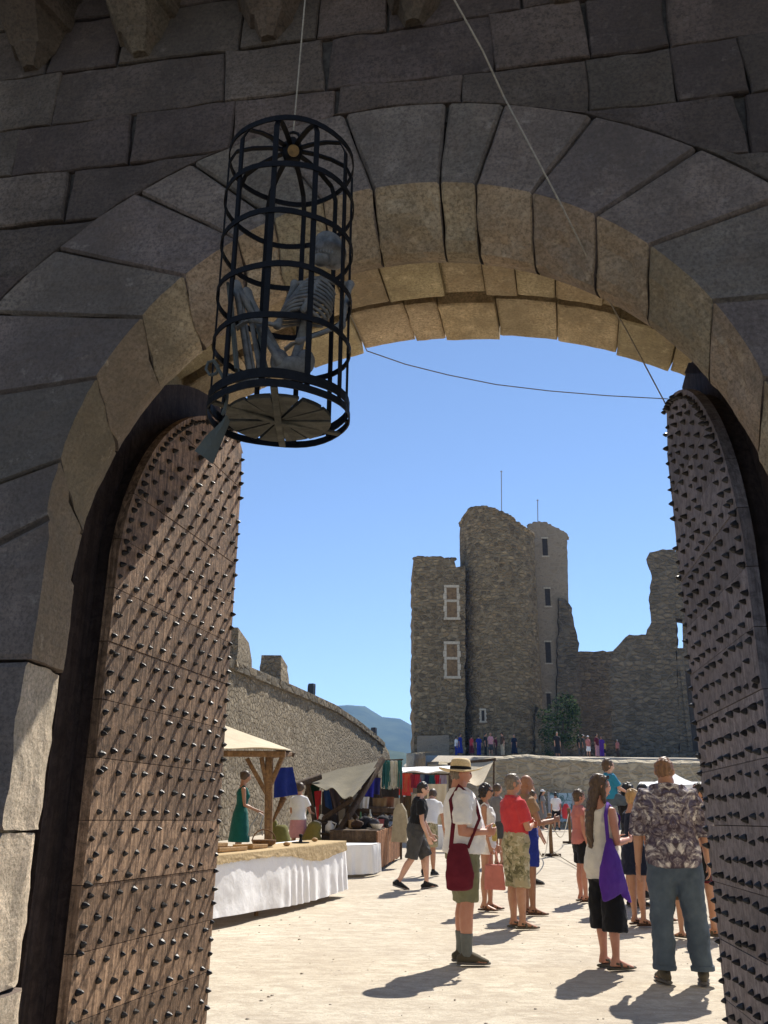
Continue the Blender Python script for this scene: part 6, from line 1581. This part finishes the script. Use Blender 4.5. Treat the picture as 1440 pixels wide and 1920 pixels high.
W_ = person('person in blue grey checked shirt far off near the retaining wall', gpt(1003, 31), 140, 1.62, 'm', 'tan', {}, dict(mat='jeans', hem=.86, sleeve=.8), dict(type='trousers', mat='charcoal', to=1.9, hemr=.07), dict(type='shoe', mat='shoeblack'), dict(type='short', col='blond'), None, None, 1)
# on the terrace below the keep
def terr(px, az, H, top, bot, hair, label, sex='m', hat=None, pose=None, Y=77.0, dz=0):
    Y += 3.5*math.sin(px*1.7); az += 50*math.sin(px*2.3); p = gpt(px, Y); p.z = 1.5 + .0675*Y - .22 + dz; H *= 1.12
    person(label, p, az, H, sex, 'tan', pose or {}, dict(mat=top, hem=.84, sleeve=.8, inf=.03), bot, None, dict(type='short', col=hair) if hair else None, hat, None, 2, 'people on the terrace under the keep')
sh = lambda m_: dict(type='shorts', mat=m_, to=1.0, hemr=.11)
tr = lambda m_: dict(type='trousers', mat=m_, to=1.9, hemr=.09)
sk_ = lambda m_: dict(type='skirt', mat=m_, hem=.25, flare=.10, name='skirt')
terr(859, 60, 1.55, 'white', tr('royal'), 'dark', 'person in white sleeves and dark blue, leftmost on the terrace')
terr(867, 90, 1.68, 'royal', sk_('royal'), 'dark', 'person in royal blue tunic at the foot of the keep', 'f')
terr(889, 30, 1.58, 'red', sk_('maroon'), 'dark', 'person in red tunic on the terrace under the keep', 'f')
terr(903, 0, 1.66, 'royal', tr('royal'), 'dark', 'person in dark blue beside the red tunic on the terrace')
terr(916, 60, 1.72, 'black', tr('black'), 'dark', 'person in black left of the pale pink top on the terrace')
terr(926, 180, 1.80, 'pink', sh('charcoal'), 'blond', 'fair haired person in pale pink top and dark shorts on the terrace', 'f')
terr(936, 150, 1.62, 'maroon', tr('brown'), 'brown', 'person in dark red right of the pink top on the terrace')
terr(949, 210, 1.74, 'brown', tr('sand'), 'dark', 'person in brown shirt and sand trousers on the terrace', 'm', 'cap:black')
terr(972, 250, 1.70, 'navy', sk_('navy'), 'grey', 'person in navy gown at the right end of the group under the round tower', 'f')
terr(1056, 180, 1.82, 'black', sk_('black'), 'grey', 'grey haired figure in long black cloak in the shade under the tree', 'm')
terr(1098, 120, 1.72, 'black', tr('charcoal'), 'dark', 'person in black beside the white cap on the terrace')
terr(1106, 150, 1.78, 'charcoal', tr('charcoal'), None, 'person with white cap and dark clothes on the terrace', 'm', 'cap:white')
terr(1116, 170, 1.62, 'rose', sh('white'), 'grey', 'person in rose top and white shorts on the terrace', 'f', 'cap:white')
terr(1133, 190, 1.76, 'maroon', tr('pink'), 'dark', 'person in maroon top behind the yellow child on the terrace')
terr(1142, 190, 1.60, 'purple', tr('purple'), 'dark', 'person in purple next to the yellow child on the terrace')
terr(1146, 180, 1.30, 'yellow', sh('black'), 'brown', 'child in bright yellow top on the terrace')
terr(1173, 200, 1.42, 'rose', tr('brown'), 'white', 'white haired person in rose, alone at the right of the terrace', 'f')

# carried things
k_ = A['k']; m = MB()
z0, z1 = .66*k_, .99*k_; xo = .245*k_
pts = [Vector((xo, -.09*k_, z0-.03)), Vector((xo+.012, -.095*k_, z0+.08)), Vector((xo, -.095*k_, z0+.21)), Vector((xo-.01, -.095*k_, z1))]
m.tube(pts, [(.125*k_,.035*k_),(.135*k_,.045*k_),(.115*k_,.035*k_),(.085*k_,.018*k_)], 14, Vector((0,1,0)))
own(m, 'shoulder_bag', A, CL['maroon'], 'maroon cloth shoulder bag hanging at the hip of the man in straw hat', 'bag', (xo, 0, z0), .012, .02)
b_ = bpy.data.objects['shoulder_bag']
m = MB(); sh_ = A['sc'](A['T'](.085, -.02, 1.475))
path = [Vector((xo-.005,-.165*k_,z1-.03)), A['sc'](A['T'](.225,-.125,1.18)), A['sc'](A['T'](.15,-.125,1.36)), sh_ + Vector((0,-.01,.015)), A['sc'](A['T'](.16,.10,1.36)), A['sc'](A['T'](.235,.115,1.20)), Vector((xo+.0,-.01*k_,z1-.03))]
m.tube(path, [(.020,.005)]*7, 8); o = m.build('bag_strap', CL['maroon'], b_, smooth=True); o.location = Vector((-xo, 0, -z0))
# phone / bottle in his hands
hw = (A['sc'](A['arms'][1][2]) + A['sc'](A['arms'][-1][2]))/2 + Vector((0, .11, 0))
m = MB(); m.tube([hw+Vector((0,0,-.06)), hw+Vector((0,0,.03)), hw+Vector((0,.0,.07))], [.026,.026,.012], 10); own(m, 'drink_bottle', A, mat_plain('amber_drink', (.45,.33,.08), .3, .5, .2), 'small amber bottle held by the man in straw hat', 'bottle', hw)
# pink tote
wr = B['sc'](B['arms'][1][2]); m = MB(); q = wr + Vector((.03, .05, -.12))
m.prism([q+Vector((0,-.14,-.42)), q+Vector((0,.15,-.42)), q+Vector((0,.12,-.10)), q+Vector((0,-.12,-.10))], (-.04,0,0), (.04,0,0))
own(m, 'tote_bag', B, CL['rose'], 'rose pink tote bag hanging from the hand of the woman in white', 'bag', q, .014, .02)
bt = bpy.data.objects['tote_bag']; m = MB(); m.tube([q+Vector((0,-.07,-.12)), q+Vector((0,-.03,.06)), q+Vector((0,.03,.06)), q+Vector((0,.07,-.12))], .007, 6); o = m.build('handle', CL['rose'], bt, smooth=True); o.location = -q
# purple cloth bag
m = MB(); kj = J['k']; X = .215*kj
P0 = [((X-.05,-.06,1.12*kj),.035,.02), ((X-.01,-.09,1.00*kj),.09,.03), ((X+.01,-.12,.88*kj),.14,.04), ((X+.02,-.13,.75*kj),.175,.045), ((X+.02,-.10,.65*kj),.175,.028)]
m.tube([p for p, a, b in P0], [(a, b) for p, a, b in P0], 14, Vector((0,1,0)))
m.tube([(X+.02,.01,.66*kj), (X+.02,.08,.57*kj)], [(.06,.02),(.012,.01)], 8, Vector((0,1,0)))
own(m, 'cloth_bag', J, CL['purple'], 'purple cloth bag hanging beside the long haired woman', 'bag', (X, 0, .7*kj), .012, .022)
bp_ = bpy.data.objects['cloth_bag']; m = MB()
m.tube([(X-.05,-.08,1.09*kj), J['sc'](J['T'](.165,-.10,1.33)), J['sc'](J['T'](.125,-.02,1.45)), J['sc'](J['T'](.15,.09,1.32)), (X-.03,.0,1.07*kj)], [(.024,.006)]*5, 8); o = m.build('bag_strap', CL['purple'], bp_, smooth=True); o.location = -Vector((X, 0, .7*kj))
# black bag beside the hidden person
m = MB(); q = Vector((-.24, .06, .74)); m.prism([q+Vector((0,-.11,-.16)), q+Vector((0,.11,-.16)), q+Vector((0,.10,.14)), q+Vector((0,-.10,.14))], (-.04,0,0), (.04,0,0)); own(m, 'hand_bag', Q_, CL['black'], 'black bag at the side of the person behind the patterned shirt', 'bag', q, .012, .01)
p = gpt(1066, 36.6, .75); m = MB(); m.tube([(0,0,-.25),(0,0,.0),(0,0,.22)], [(.16,.08),(.18,.1),(.08,.04)], 10, Vector((1,0,0))); o = m.build('red_bag', CL['red'], smooth=True, loc=p); tag(o, 'bright red bag carried beside the boy in front of the painted board', 'bag')

# ------------------------------------------------------------------ air that fades the far hills
hm = bpy.data.materials.new('haze'); hm.use_nodes = True; hm.node_tree.nodes.clear()
ho = hm.node_tree.nodes.new('ShaderNodeOutputMaterial'); hv = hm.node_tree.nodes.new('ShaderNodeVolumePrincipled')
hv.inputs['Color'].default_value = (.24, .50, 1.0, 1); hv.inputs['Density'].default_value = .00018; hv.inputs['Anisotropy'].default_value = .2
hm.node_tree.links.new(hv.outputs[0], ho.inputs['Volume'])
m = MB(); m.box((-3600, -350, -40), (3600, 4100, 330)); o = m.build('haze', hm); tag(o, kind='stuff')
